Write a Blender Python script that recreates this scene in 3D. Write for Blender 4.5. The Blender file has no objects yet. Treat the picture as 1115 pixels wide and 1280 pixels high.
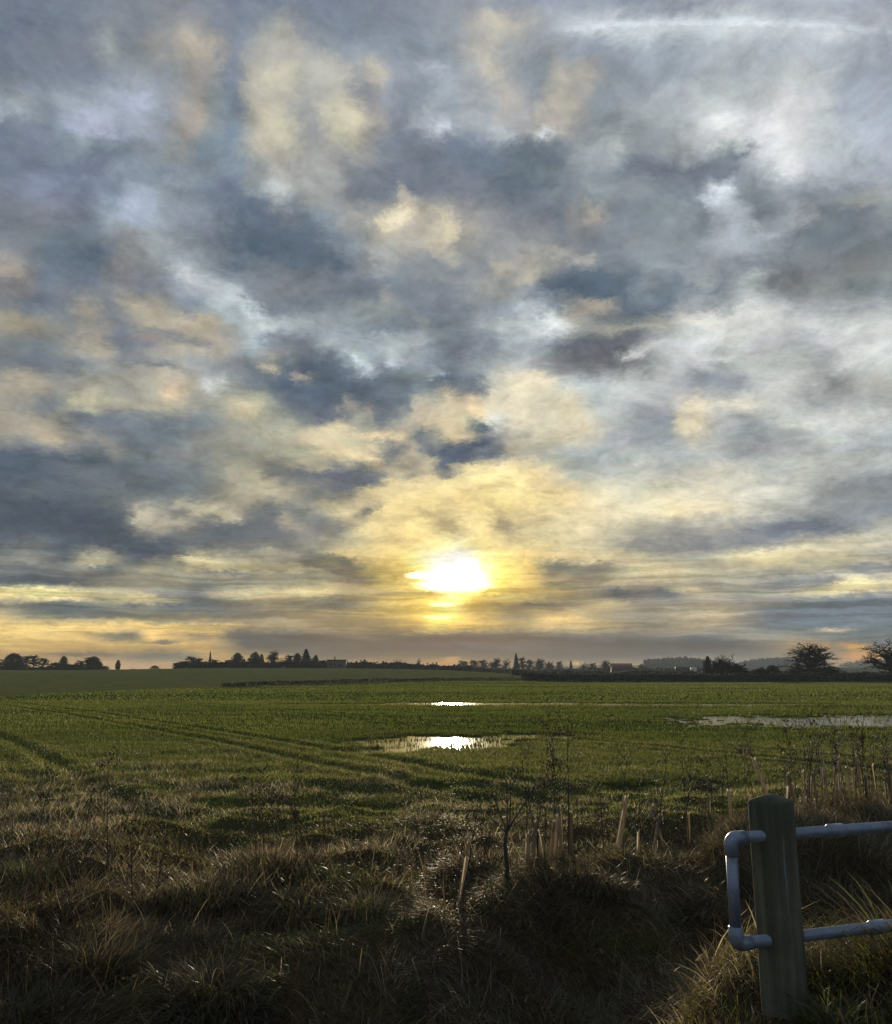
import bpy, math, random
import numpy as np
from mathutils import Vector, Matrix

random.seed(7)
rng = np.random.default_rng(7)
sc = bpy.context.scene
COL = sc.collection
R = math.radians

# ------------------------------------------------------------------ camera
CAM_Z = 2.0
PITCH = 10.2
F = 1118.0                      # focal length in pixels of the 1115 px wide photograph
cam_d = bpy.data.cameras.new("camera")
cam = bpy.data.objects.new("camera", cam_d)
COL.objects.link(cam)
cam_d.sensor_fit = 'HORIZONTAL'
cam_d.sensor_width = 36.0
cam_d.lens = 36.0 * F / 1115.0
cam_d.clip_start = 0.05
cam_d.clip_end = 20000
cam.location = (0, 0, CAM_Z)
cam.rotation_euler = (R(90 + PITCH), 0, 0)
sc.camera = cam

# ------------------------------------------------------------------ node helpers
class NT:
    def __init__(self, tree):
        self.t = tree
        self.t.nodes.clear()
    def n(self, typ, **kw):
        nd = self.t.nodes.new(typ)
        for k, v in kw.items():
            setattr(nd, k, v)
        return nd
    def l(self, a, b):
        self.t.links.new(a, b)
    def put(self, sock, v):
        if hasattr(v, 'is_linked') or hasattr(v, 'links'):
            self.l(v, sock)
        else:
            sock.default_value = v
    def m(self, op, a, b=None, c=None, clamp=False):
        nd = self.n('ShaderNodeMath', operation=op, use_clamp=clamp)
        for i, v in enumerate((a, b, c)):
            if v is not None:
                self.put(nd.inputs[i], v)
        return nd.outputs[0]
    def vm(self, op, a, b=None, s=None):
        nd = self.n('ShaderNodeVectorMath', operation=op)
        self.put(nd.inputs[0], a)
        if b is not None:
            self.put(nd.inputs[1], b)
        if s is not None:
            self.put(nd.inputs['Scale'], s)
        return nd.outputs['Value'] if op in ('DOT_PRODUCT', 'LENGTH') else nd.outputs[0]
    def xyz(self, x, y, z):
        nd = self.n('ShaderNodeCombineXYZ')
        for i, v in enumerate((x, y, z)):
            self.put(nd.inputs[i], v)
        return nd.outputs[0]
    def sep(self, v):
        nd = self.n('ShaderNodeSeparateXYZ')
        self.l(v, nd.inputs[0])
        return nd.outputs
    def noise(self, vec, scale, detail=4, rough=.55, dist=0.0, color=False, dim='3D'):
        nd = self.n('ShaderNodeTexNoise', noise_dimensions=dim)
        if vec is not None:
            self.l(vec, nd.inputs['Vector'])
        nd.inputs['Scale'].default_value = scale
        nd.inputs['Detail'].default_value = detail
        nd.inputs['Roughness'].default_value = rough
        nd.inputs['Distortion'].default_value = dist
        return nd.outputs['Color' if color else 'Fac']
    def mr(self, v, a, b, c=0.0, d=1.0, kind='LINEAR'):
        nd = self.n('ShaderNodeMapRange', interpolation_type=kind)
        self.put(nd.inputs[0], v)
        for i, q in enumerate((a, b, c, d)):
            self.put(nd.inputs[i + 1], q)
        return nd.outputs[0]
    def mix(self, f, a, b, kind='MIX'):
        nd = self.n('ShaderNodeMix', data_type='RGBA', blend_type=kind)
        self.put(nd.inputs[0], f)
        self.put(nd.inputs[6], a)
        self.put(nd.inputs[7], b)
        return nd.outputs[2]
    def ramp(self, f, stops, kind='LINEAR'):
        nd = self.n('ShaderNodeValToRGB')
        nd.color_ramp.interpolation = kind
        e = nd.color_ramp.elements
        while len(e) > 1:
            e.remove(e[-1])
        e[0].position = stops[0][0]
        e[0].color = stops[0][1]
        for p, c in stops[1:]:
            q = e.new(p)
            q.color = c
        self.put(nd.inputs[0], f)
        return nd.outputs[0]

def s2l(c):
    return tuple((v / 12.92 if v <= .04045 else ((v + .055) / 1.055) ** 2.4) for v in c)

# ------------------------------------------------------------------ sky (world) : Nishita sky seen through a sunset cloud cover
SUN_EL, SUN_AZ = 5.9, 0.35      # degrees; azimuth measured from +Y towards +X
# Chart of the cloud cover: a map of the sky centred on azimuth 0, elevation 10.2 degrees (gnomonic, 1118 units to one
# tangent, origin of the map at 557.5, 640).  Rows give the general tone: (u, red, green, blue) across the sky;
# SKY_CLOUDS are single puffs and streaks: u, v, half length, half height, tilt, red, green, blue, opacity.
SKY_ROWS = {
    0: [(0, 108, 125, 150), (100, 112, 128, 150), (200, 130, 137, 148), (300, 114, 128, 150), (400, 114, 129, 152), (500, 122, 134, 155), (600, 138, 145, 158), (700, 140, 154, 174), 
          (800, 136, 152, 172), (900, 158, 167, 184), (1000, 160, 170, 186), (1115, 155, 166, 182)],
    30: [(0, 109, 126, 151), (100, 112, 127, 148), (130, 130, 140, 152), (170, 125, 136, 150), (200, 138, 143, 148), (240, 140, 142, 145), (260, 125, 135, 150), (300, 116, 130, 150), 
          (340, 135, 144, 152), (360, 150, 152, 152), (390, 122, 136, 155), (450, 118, 134, 155), (520, 128, 143, 160), (570, 140, 148, 158), (600, 168, 164, 158), (640, 178, 172, 160), 
          (670, 158, 165, 172), (720, 170, 180, 188), (780, 185, 196, 205), (850, 200, 212, 220), (920, 190, 202, 208), (1000, 182, 192, 200), (1060, 180, 188, 200), (1115, 168, 176, 190)],
    60: [(0, 110, 126, 150), (100, 118, 130, 148), (125, 120, 128, 145), (145, 152, 164, 165), (165, 125, 138, 152), (190, 145, 150, 150), (215, 152, 152, 150), (240, 172, 165, 150), 
          (262, 160, 155, 145), (285, 125, 135, 150), (300, 130, 140, 152), (320, 158, 160, 155), (360, 168, 168, 160), (400, 150, 157, 158), (440, 138, 150, 165), (500, 132, 148, 165), 
          (560, 130, 145, 160), (590, 160, 162, 162), (615, 175, 174, 168), (650, 155, 162, 168), (690, 148, 156, 165), (730, 138, 152, 168), (800, 152, 167, 182), (850, 165, 180, 192), 
          (900, 172, 184, 192), (960, 170, 183, 194), (1020, 175, 187, 198), (1115, 162, 173, 190)],
    90: [(0, 112, 128, 150), (60, 115, 130, 152), (120, 115, 128, 150), (150, 128, 142, 155), (170, 145, 155, 168), (190, 138, 148, 158), (215, 140, 147, 155), (245, 158, 155, 148), 
          (270, 135, 145, 155), (290, 120, 132, 150), (300, 165, 162, 150), (350, 180, 174, 155), (380, 165, 166, 158), (410, 170, 170, 160), (440, 150, 155, 158), (470, 172, 168, 155), 
          (485, 150, 160, 175), (520, 138, 152, 168), (560, 145, 160, 175), (610, 168, 170, 168), (640, 155, 162, 168), (680, 138, 150, 162), (700, 160, 160, 155), (735, 165, 162, 155), 
          (770, 138, 152, 165), (840, 150, 165, 180), (900, 170, 180, 188), (960, 172, 184, 192), (1000, 185, 192, 195), (1060, 165, 178, 190), (1115, 155, 166, 185)],
    125: [(0, 128, 145, 162), (20, 150, 166, 175), (50, 135, 150, 168), (100, 140, 155, 172), (160, 155, 170, 195), (200, 150, 162, 182), (225, 150, 154, 160), (250, 150, 150, 146), 
          (280, 130, 148, 158), (305, 135, 145, 150), (320, 172, 168, 152), (350, 178, 172, 152), (380, 160, 160, 152), (405, 165, 163, 152), (430, 178, 172, 150), (455, 150, 148, 145), 
          (480, 138, 148, 158), (500, 135, 150, 165), (530, 135, 150, 165), (550, 160, 172, 185), (600, 158, 166, 172), (640, 165, 165, 162), (670, 152, 160, 168), (690, 178, 174, 160), 
          (720, 165, 163, 158), (750, 138, 152, 162), (800, 150, 160, 170), (850, 160, 170, 178), (880, 185, 195, 198), (930, 180, 190, 192), (980, 200, 203, 203), (1020, 195, 202, 206), 
          (1060, 168, 182, 195), (1115, 156, 170, 190)],
    155: [(0, 112, 128, 150), (30, 115, 130, 152), (60, 122, 138, 160), (80, 145, 160, 185), (110, 160, 172, 200), (150, 150, 165, 188), (190, 150, 162, 180), (230, 152, 155, 155), 
          (255, 140, 150, 155), (285, 122, 142, 165), (310, 175, 172, 155), (345, 180, 175, 152), (375, 150, 155, 152), (410, 172, 168, 150), (440, 188, 180, 150), (465, 160, 156, 148), 
          (485, 150, 152, 155), (500, 125, 138, 152), (535, 165, 175, 188), (560, 150, 162, 175), (600, 155, 165, 175), (650, 160, 163, 165), (690, 178, 173, 162), (720, 150, 152, 152), 
          (760, 135, 150, 158), (800, 140, 150, 158), (850, 155, 165, 172), (900, 195, 202, 203), (950, 200, 205, 208), (985, 208, 212, 214), (1030, 190, 198, 202), (1060, 170, 183, 195), 
          (1115, 158, 172, 192)],
    185: [(0, 108, 124, 148), (50, 110, 126, 150), (80, 120, 140, 158), (110, 130, 150, 168), (150, 118, 135, 155), (190, 135, 150, 162), (225, 150, 155, 155), (250, 120, 140, 155), 
          (285, 122, 145, 165), (315, 182, 176, 158), (350, 180, 174, 155), (390, 155, 158, 152), (430, 165, 165, 158), (460, 155, 155, 150), (490, 120, 132, 148), (530, 108, 122, 138), 
          (570, 108, 125, 145), (610, 118, 135, 155), (650, 112, 128, 145), (700, 118, 132, 145), (740, 150, 162, 170), (770, 160, 168, 172), (800, 135, 148, 158), (840, 145, 155, 162), 
          (880, 190, 196, 198), (910, 160, 170, 175), (960, 200, 205, 210), (1000, 198, 204, 208), (1050, 180, 192, 200), (1115, 165, 178, 195)],
    212: [(0, 110, 126, 150), (50, 118, 132, 158), (100, 112, 128, 158), (150, 132, 148, 168), (200, 125, 142, 162), (250, 128, 145, 160), (290, 128, 148, 168), (320, 150, 160, 162), 
          (350, 168, 168, 160), (400, 160, 160, 152), (440, 130, 136, 142), (480, 118, 128, 142), (530, 108, 120, 138), (570, 112, 122, 140), (620, 105, 122, 140), (660, 98, 118, 132), 
          (700, 112, 128, 140), (740, 145, 158, 168), (780, 115, 128, 142), (820, 105, 118, 135), (860, 115, 128, 142), (900, 105, 120, 138), (940, 150, 162, 172), (980, 200, 206, 212), 
          (1040, 175, 186, 198), (1115, 165, 178, 195)],
    240: [(0, 112, 125, 145), (60, 120, 135, 165), (100, 115, 132, 160), (150, 125, 145, 168), (175, 150, 168, 190), (205, 130, 150, 165), (250, 118, 135, 155), (290, 108, 126, 152), 
          (320, 130, 145, 155), (345, 172, 180, 180), (380, 155, 160, 160), (420, 148, 150, 150), (445, 118, 128, 142), (500, 112, 124, 140), (550, 118, 126, 140), (600, 115, 125, 138), 
          (640, 98, 116, 132), (680, 108, 124, 138), (720, 125, 138, 148), (760, 130, 142, 150), (800, 130, 142, 155), (840, 120, 135, 148), (870, 122, 136, 150), (905, 185, 196, 208), 
          (940, 125, 140, 150), (980, 138, 150, 162), (1020, 140, 150, 162), (1060, 125, 138, 150), (1115, 150, 158, 158)],
    268: [(0, 112, 122, 138), (60, 118, 125, 140), (100, 108, 120, 142), (135, 140, 158, 178), (180, 150, 168, 190), (220, 140, 155, 172), (265, 120, 136, 158), (300, 98, 118, 140), 
          (350, 112, 126, 142), (380, 110, 128, 145), (410, 138, 155, 170), (440, 160, 162, 158), (465, 165, 165, 158), (500, 198, 186, 158), (530, 165, 158, 142), (560, 170, 165, 150), 
          (600, 140, 142, 145), (650, 118, 128, 142), (700, 115, 126, 140), (735, 160, 158, 150), (770, 120, 132, 145), (810, 120, 135, 148), (850, 130, 145, 155), (880, 128, 142, 152), 
          (915, 162, 173, 186), (950, 125, 140, 150), (990, 160, 168, 178), (1020, 125, 135, 145), (1060, 118, 130, 140), (1115, 130, 140, 145)],
    300: [(0, 118, 125, 138), (40, 115, 125, 135), (70, 100, 118, 135), (110, 98, 118, 136), (150, 128, 134, 140), (190, 150, 162, 170), (230, 132, 145, 158), (270, 108, 122, 140), 
          (300, 90, 112, 132), (350, 92, 112, 132), (390, 90, 110, 130), (420, 118, 135, 152), (440, 135, 150, 165), (465, 170, 170, 160), (490, 190, 182, 158), (520, 175, 170, 155), 
          (555, 190, 178, 148), (580, 145, 145, 140), (620, 140, 145, 148), (660, 138, 142, 145), (700, 130, 138, 145), (750, 120, 132, 145), (800, 128, 140, 150), (850, 122, 136, 148), 
          (900, 155, 166, 178), (930, 165, 176, 190), (960, 155, 167, 180), (1000, 115, 128, 138), (1050, 110, 122, 132), (1115, 118, 130, 138)],
    330: [(0, 145, 140, 135), (30, 120, 125, 132), (60, 95, 115, 132), (110, 98, 115, 132), (150, 125, 130, 136), (200, 140, 148, 155), (230, 155, 168, 178), (260, 145, 158, 168), 
          (290, 105, 122, 140), (340, 98, 114, 130), (380, 95, 112, 130), (420, 102, 118, 135), (450, 130, 138, 145), (480, 160, 165, 165), (510, 140, 148, 155), (560, 150, 152, 150), 
          (600, 135, 142, 148), (640, 155, 155, 150), (670, 165, 163, 152), (700, 125, 132, 138), (740, 115, 128, 140), (780, 110, 126, 140), (820, 135, 150, 160), (850, 135, 148, 158), 
          (890, 145, 155, 162), (930, 130, 140, 150), (980, 122, 132, 140), (1030, 118, 128, 135), (1070, 125, 130, 130), (1115, 130, 140, 142)],
    360: [(0, 125, 126, 132), (30, 130, 130, 130), (50, 105, 120, 136), (100, 112, 122, 134), (150, 128, 132, 138), (200, 122, 130, 142), (240, 160, 170, 178), (265, 172, 184, 190), 
          (290, 150, 165, 172), (320, 122, 135, 148), (370, 120, 128, 138), (420, 110, 122, 136), (450, 105, 120, 136), (500, 118, 132, 145), (530, 120, 130, 142), (560, 118, 130, 142), 
          (590, 150, 155, 155), (620, 150, 152, 148), (650, 140, 150, 155), (680, 98, 114, 130), (740, 92, 110, 128), (780, 98, 116, 132), (820, 130, 145, 155), (860, 125, 138, 150), 
          (900, 120, 132, 142), (935, 165, 174, 176), (970, 130, 138, 142), (1030, 132, 138, 140), (1070, 128, 140, 145), (1115, 140, 150, 154)],
    385: [(0, 125, 130, 130), (40, 112, 122, 135), (90, 120, 128, 135), (110, 150, 146, 135), (140, 120, 128, 140), (165, 165, 158, 140), (200, 155, 152, 142), (240, 128, 140, 155), 
          (285, 175, 192, 196), (310, 150, 165, 175), (345, 125, 138, 150), (400, 112, 126, 140), (440, 135, 150, 158), (480, 140, 150, 150), (520, 115, 130, 145), (560, 120, 132, 148), 
          (610, 135, 148, 155), (650, 160, 170, 178), (690, 150, 165, 175), (710, 155, 155, 148), (750, 165, 158, 145), (780, 102, 118, 132), (820, 105, 120, 135), (850, 160, 165, 165), 
          (900, 165, 172, 172), (950, 185, 190, 188), (1000, 165, 172, 175), (1060, 160, 168, 172), (1115, 175, 182, 184)],
    405: [(0, 150, 145, 130), (40, 145, 142, 130), (90, 125, 130, 135), (120, 150, 148, 138), (150, 125, 132, 142), (180, 165, 158, 140), (220, 178, 170, 148), (260, 170, 166, 150), 
          (300, 165, 178, 182), (335, 185, 200, 205), (370, 150, 165, 172), (420, 135, 148, 158), (460, 140, 155, 165), (500, 120, 135, 148), (550, 115, 130, 142), (600, 150, 162, 172), 
          (630, 175, 188, 192), (690, 210, 220, 222), (720, 160, 165, 162), (760, 125, 132, 138), (800, 112, 122, 132), (840, 165, 170, 168), (880, 205, 210, 205), (930, 210, 213, 208), 
          (980, 200, 205, 202), (1040, 195, 200, 198), (1115, 198, 204, 202)],
    430: [(0, 128, 132, 132), (50, 118, 128, 136), (90, 155, 150, 138), (120, 162, 156, 140), (150, 125, 134, 145), (190, 140, 142, 140), (230, 175, 168, 148), (265, 182, 172, 150), 
          (300, 155, 160, 160), (320, 165, 182, 190), (345, 120, 132, 145), (380, 115, 128, 142), (410, 155, 170, 178), (450, 140, 155, 165), (490, 170, 185, 190), (530, 150, 162, 170), 
          (570, 118, 130, 145), (610, 130, 142, 155), (650, 175, 188, 195), (700, 115, 122, 132), (740, 102, 110, 122), (790, 112, 118, 125), (830, 175, 180, 178), (870, 200, 205, 205), 
          (920, 205, 210, 208), (960, 185, 190, 190), (1010, 175, 182, 185), (1060, 208, 212, 210), (1115, 205, 210, 208)],
    455: [(0, 120, 126, 130), (40, 115, 124, 132), (80, 118, 126, 134), (130, 150, 155, 150), (160, 155, 155, 148), (190, 165, 162, 150), (220, 172, 172, 162), (250, 155, 162, 165), 
          (285, 140, 146, 148), (315, 115, 125, 135), (340, 170, 165, 145), (380, 100, 114, 128), (420, 92, 110, 126), (455, 150, 165, 172), (480, 120, 134, 146), (520, 140, 155, 165), 
          (560, 110, 124, 138), (600, 150, 160, 165), (650, 190, 195, 190), (680, 160, 165, 165), (720, 125, 130, 135), (770, 115, 120, 126), (810, 150, 155, 155), (850, 195, 200, 200), 
          (900, 165, 172, 172), (940, 180, 185, 180), (990, 185, 190, 185), (1030, 160, 166, 165), (1070, 192, 198, 195), (1115, 195, 200, 196)],
    480: [(0, 152, 147, 130), (40, 160, 154, 138), (80, 145, 145, 138), (120, 168, 163, 142), (160, 150, 150, 140), (190, 172, 166, 145), (215, 195, 178, 148), (245, 175, 172, 152), 
          (262, 200, 205, 200), (285, 150, 155, 148), (320, 112, 125, 132), (350, 92, 108, 124), (400, 88, 105, 122), (440, 90, 107, 124), (480, 95, 112, 126), (520, 122, 136, 146), 
          (560, 102, 116, 130), (590, 120, 132, 138), (615, 205, 203, 188), (650, 225, 218, 185), (680, 225, 213, 178), (700, 195, 198, 188), (740, 180, 190, 190), (790, 195, 203, 200), 
          (840, 185, 190, 190), (880, 145, 150, 158), (920, 150, 156, 162), (960, 200, 205, 200), (1000, 195, 198, 192), (1040, 145, 150, 152), (1080, 180, 184, 178), (1115, 190, 190, 180)],
    505: [(0, 158, 152, 135), (40, 135, 138, 135), (60, 120, 130, 135), (100, 175, 170, 145), (140, 158, 156, 140), (170, 150, 152, 142), (210, 178, 170, 145), (250, 158, 160, 150), 
          (290, 175, 172, 145), (320, 185, 180, 145), (345, 130, 138, 135), (375, 95, 110, 126), (410, 95, 108, 122), (440, 130, 135, 132), (470, 108, 120, 130), (510, 115, 128, 138), 
          (530, 180, 175, 155), (560, 195, 185, 155), (585, 170, 165, 145), (610, 215, 205, 172), (650, 225, 215, 182), (690, 215, 208, 180), (720, 225, 212, 178), (750, 195, 205, 200), 
          (800, 175, 182, 185), (840, 175, 178, 178), (870, 225, 212, 180), (900, 190, 192, 180), (940, 205, 205, 190), (970, 200, 203, 195), (1020, 165, 170, 170), (1070, 175, 180, 178), 
          (1115, 185, 188, 182)],
    525: [(0, 155, 148, 130), (40, 165, 155, 135), (70, 150, 146, 132), (95, 112, 122, 132), (130, 108, 120, 132), (170, 125, 135, 142), (220, 125, 135, 140), (255, 130, 142, 148), 
          (290, 155, 158, 145), (320, 170, 168, 145), (350, 150, 152, 140), (380, 130, 138, 135), (400, 105, 118, 128), (440, 125, 130, 130), (480, 115, 122, 128), (505, 165, 162, 150), 
          (540, 205, 190, 158), (570, 205, 190, 150), (600, 220, 205, 165), (625, 205, 205, 195), (660, 222, 213, 180), (700, 200, 195, 172), (735, 225, 212, 175), (760, 185, 190, 182), 
          (800, 155, 162, 168), (835, 145, 152, 160), (850, 200, 190, 160), (880, 215, 205, 175), (900, 175, 178, 175), (940, 160, 167, 168), (980, 190, 195, 190), (1030, 205, 210, 205), 
          (1080, 200, 206, 202), (1115, 195, 202, 200)],
    545: [(0, 145, 142, 130), (30, 140, 140, 132), (60, 155, 148, 132), (90, 150, 146, 135), (120, 135, 136, 134), (160, 108, 120, 130), (220, 110, 124, 132), (260, 135, 138, 132), 
          (290, 158, 156, 140), (330, 165, 165, 145), (370, 178, 174, 145), (400, 200, 190, 152), (430, 195, 185, 150), (450, 190, 178, 145), (480, 210, 195, 155), (505, 185, 172, 142), 
          (530, 120, 128, 132), (560, 205, 188, 150), (580, 180, 168, 140), (605, 115, 125, 132), (630, 160, 160, 148), (665, 205, 198, 168), (700, 215, 205, 172), (730, 205, 198, 172), 
          (760, 170, 177, 175), (800, 150, 160, 165), (840, 160, 170, 172), (870, 205, 198, 172), (900, 180, 183, 178), (940, 150, 158, 160), (990, 165, 172, 170), (1040, 195, 202, 198), 
          (1080, 185, 192, 190), (1115, 180, 188, 188)],
    567: [(0, 88, 102, 118), (40, 92, 104, 118), (70, 120, 125, 128), (110, 100, 112, 122), (150, 105, 116, 125), (190, 108, 120, 126), (240, 130, 134, 130), (280, 145, 145, 130), 
          (320, 148, 148, 130), (360, 165, 162, 135), (400, 190, 180, 145), (430, 205, 190, 150), (460, 185, 172, 140), (490, 110, 118, 125), (520, 185, 172, 145), (540, 110, 120, 128), 
          (580, 90, 105, 118), (620, 115, 125, 130), (650, 185, 180, 155), (680, 180, 178, 158), (720, 175, 180, 172), (760, 160, 168, 165), (800, 178, 185, 180), (840, 175, 182, 180), 
          (880, 180, 185, 180), (920, 160, 168, 165), (960, 170, 175, 172), (1010, 178, 182, 175), (1060, 170, 176, 172), (1115, 175, 180, 178)],
    590: [(0, 78, 94, 112), (50, 80, 95, 112), (100, 100, 110, 120), (150, 95, 108, 118), (200, 103, 116, 124), (250, 112, 122, 125), (290, 155, 152, 130), (310, 165, 160, 132), 
          (340, 128, 130, 122), (370, 118, 124, 124), (410, 110, 118, 123), (450, 110, 118, 122), (470, 180, 168, 138), (495, 205, 188, 148), (530, 225, 205, 155), (560, 110, 118, 120), 
          (590, 160, 152, 130), (620, 225, 205, 150), (650, 235, 213, 150), (680, 215, 200, 155), (710, 185, 188, 172), (760, 180, 185, 175), (800, 195, 198, 180), (840, 185, 188, 175), 
          (880, 205, 200, 178), (920, 205, 203, 182), (960, 190, 195, 188), (1010, 192, 195, 185), (1060, 165, 172, 170), (1115, 155, 163, 165)],
    615: [(0, 78, 93, 110), (40, 90, 104, 116), (80, 85, 98, 112), (130, 98, 110, 118), (180, 102, 115, 122), (230, 108, 120, 124), (280, 135, 135, 120), (320, 175, 165, 135), 
          (350, 155, 150, 130), (390, 150, 145, 125), (410, 180, 168, 130), (430, 120, 122, 118), (450, 190, 175, 135), (480, 225, 205, 148), (510, 240, 218, 150), (550, 240, 216, 145), 
          (580, 235, 208, 140), (610, 252, 226, 145), (640, 255, 230, 150), (670, 240, 215, 145), (700, 230, 208, 150), (740, 225, 212, 170), (780, 210, 208, 180), (820, 215, 208, 170), 
          (860, 225, 215, 180), (900, 220, 212, 180), (940, 210, 208, 188), (990, 195, 196, 182), (1030, 150, 156, 155), (1115, 135, 142, 148)],
    637: [(0, 76, 90, 106), (60, 74, 88, 105), (120, 78, 92, 108), (160, 110, 116, 118), (175, 165, 160, 142), (200, 150, 148, 135), (225, 125, 128, 122), (250, 160, 155, 135), 
          (280, 170, 162, 135), (305, 155, 150, 130), (330, 115, 122, 122), (360, 115, 122, 122), (390, 150, 150, 138), (410, 165, 158, 132), (435, 215, 198, 150), (460, 120, 120, 110), 
          (480, 215, 195, 140), (510, 240, 215, 145), (550, 235, 210, 140), (580, 232, 208, 140), (605, 250, 225, 145), (640, 245, 220, 145), (680, 245, 222, 155), (720, 235, 218, 165), 
          (760, 230, 215, 170), (800, 225, 215, 175), (840, 240, 222, 165), (880, 225, 213, 175), (920, 215, 208, 180), (970, 180, 182, 170), (1020, 155, 160, 158), (1060, 140, 148, 152), 
          (1115, 135, 142, 150)],
    658: [(0, 76, 90, 106), (60, 74, 87, 104), (120, 76, 89, 105), (150, 85, 96, 108), (180, 150, 145, 128), (205, 165, 158, 138), (240, 125, 125, 118), (270, 95, 105, 112), 
          (300, 98, 108, 114), (340, 105, 113, 117), (370, 150, 145, 132), (400, 115, 120, 118), (430, 130, 130, 118), (455, 225, 205, 150), (490, 240, 215, 145), (520, 245, 220, 145), 
          (545, 215, 195, 135), (562, 195, 178, 130), (580, 230, 210, 145), (605, 245, 222, 150), (625, 208, 190, 138), (650, 215, 198, 145), (690, 215, 200, 150), (730, 235, 218, 168), 
          (770, 205, 195, 158), (810, 180, 175, 150), (850, 165, 162, 148), (890, 185, 180, 165), (930, 155, 157, 152), (970, 125, 133, 140), (1020, 125, 133, 142), (1070, 140, 146, 148), 
          (1115, 180, 178, 160)],
    680: [(0, 90, 100, 110), (40, 105, 112, 116), (80, 78, 90, 104), (120, 75, 88, 103), (160, 76, 88, 102), (200, 92, 102, 110), (240, 100, 108, 112), (280, 110, 116, 116), 
          (320, 108, 112, 112), (360, 115, 118, 115), (400, 145, 143, 125), (440, 190, 180, 140), (480, 230, 205, 140), (510, 240, 212, 140), (545, 255, 235, 160), (575, 255, 245, 185), 
          (600, 245, 225, 150), (640, 240, 218, 150), (690, 230, 212, 155), (740, 200, 188, 148), (790, 155, 153, 138), (830, 145, 145, 138), (870, 140, 142, 138), (900, 155, 155, 145), 
          (930, 140, 145, 145), (970, 150, 152, 145), (1010, 190, 183, 155), (1060, 200, 192, 160), (1115, 190, 185, 165)],
    697: [(0, 120, 124, 120), (40, 125, 126, 120), (80, 90, 100, 106), (110, 165, 158, 132), (135, 170, 162, 135), (170, 90, 100, 108), (205, 110, 114, 112), (240, 195, 180, 130), 
          (280, 165, 158, 130), (320, 150, 146, 125), (360, 125, 122, 108), (390, 105, 108, 100), (420, 190, 172, 120), (460, 220, 195, 130), (490, 245, 215, 130), (515, 255, 240, 150), 
          (545, 255, 252, 220), (575, 255, 255, 240), (600, 255, 248, 180), (625, 255, 235, 140), (660, 235, 205, 130), (700, 225, 200, 145), (750, 215, 197, 145), (800, 195, 185, 145), 
          (840, 170, 165, 140), (880, 160, 158, 145), (910, 205, 195, 155), (960, 225, 205, 145), (1000, 215, 203, 160), (1050, 200, 190, 150), (1115, 160, 160, 150)],
    712: [(0, 125, 128, 120), (40, 105, 112, 114), (80, 120, 124, 118), (110, 140, 138, 122), (140, 110, 115, 112), (180, 150, 145, 122), (220, 140, 138, 120), (250, 165, 155, 122), 
          (280, 185, 172, 130), (320, 170, 160, 122), (360, 150, 142, 115), (400, 110, 112, 100), (440, 120, 115, 95), (470, 180, 160, 100), (500, 225, 195, 110), (520, 255, 240, 140), 
          (545, 255, 255, 230), (575, 255, 255, 255), (600, 255, 252, 200), (625, 255, 238, 130), (660, 225, 195, 115), (690, 130, 125, 105), (720, 130, 125, 108), (760, 135, 132, 115), 
          (790, 190, 180, 140), (830, 205, 192, 145), (870, 190, 182, 145), (910, 185, 178, 150), (960, 175, 170, 145), (1000, 190, 182, 155), (1050, 170, 170, 155), (1080, 140, 145, 145), 
          (1115, 150, 152, 148)],
    726: [(0, 95, 103, 108), (40, 100, 108, 108), (80, 110, 115, 112), (120, 120, 122, 115), (170, 145, 142, 122), (220, 150, 145, 122), (250, 125, 128, 118), (290, 130, 130, 115), 
          (330, 135, 132, 112), (370, 130, 127, 108), (410, 155, 145, 112), (440, 130, 122, 95), (475, 190, 168, 100), (505, 235, 205, 115), (525, 255, 250, 150), (550, 255, 255, 235), 
          (575, 255, 255, 255), (600, 255, 252, 200), (625, 255, 235, 120), (660, 220, 188, 110), (700, 165, 148, 110), (740, 140, 132, 110), (770, 180, 165, 125), (800, 160, 150, 125), 
          (840, 180, 170, 135), (880, 165, 160, 140), (930, 170, 165, 145), (980, 130, 135, 132), (1020, 140, 143, 140), (1060, 235, 218, 165), (1115, 200, 192, 155)],
    742: [(0, 240, 212, 140), (50, 235, 210, 140), (90, 215, 195, 135), (130, 185, 175, 135), (170, 165, 158, 128), (210, 135, 136, 122), (250, 115, 120, 115), (290, 165, 158, 128), 
          (340, 185, 172, 128), (390, 195, 180, 130), (430, 170, 155, 115), (470, 180, 160, 105), (510, 220, 190, 105), (540, 235, 205, 110), (565, 255, 250, 150), (600, 250, 225, 110), 
          (640, 215, 182, 100), (690, 180, 158, 105), (730, 155, 145, 115), (770, 105, 110, 108), (800, 120, 122, 115), (840, 135, 135, 125), (880, 165, 158, 135), (930, 140, 140, 130), 
          (980, 150, 150, 142), (1030, 210, 198, 150), (1070, 225, 210, 160), (1115, 150, 152, 145)],
    755: [(0, 150, 142, 115), (40, 125, 125, 112), (80, 115, 118, 110), (130, 135, 135, 118), (170, 150, 142, 115), (210, 110, 115, 110), (250, 105, 112, 108), (290, 140, 138, 118), 
          (330, 150, 140, 112), (380, 115, 112, 98), (410, 95, 98, 92), (440, 120, 115, 95), (480, 190, 165, 100), (520, 220, 190, 100), (545, 255, 235, 120), (570, 255, 245, 150), 
          (590, 200, 172, 90), (630, 160, 142, 95), (670, 125, 118, 95), (710, 130, 122, 102), (760, 180, 165, 125), (800, 140, 135, 120), (840, 150, 145, 128), (890, 170, 162, 140), 
          (940, 150, 148, 138), (990, 130, 135, 132), (1040, 115, 125, 128), (1115, 108, 118, 125)],
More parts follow.
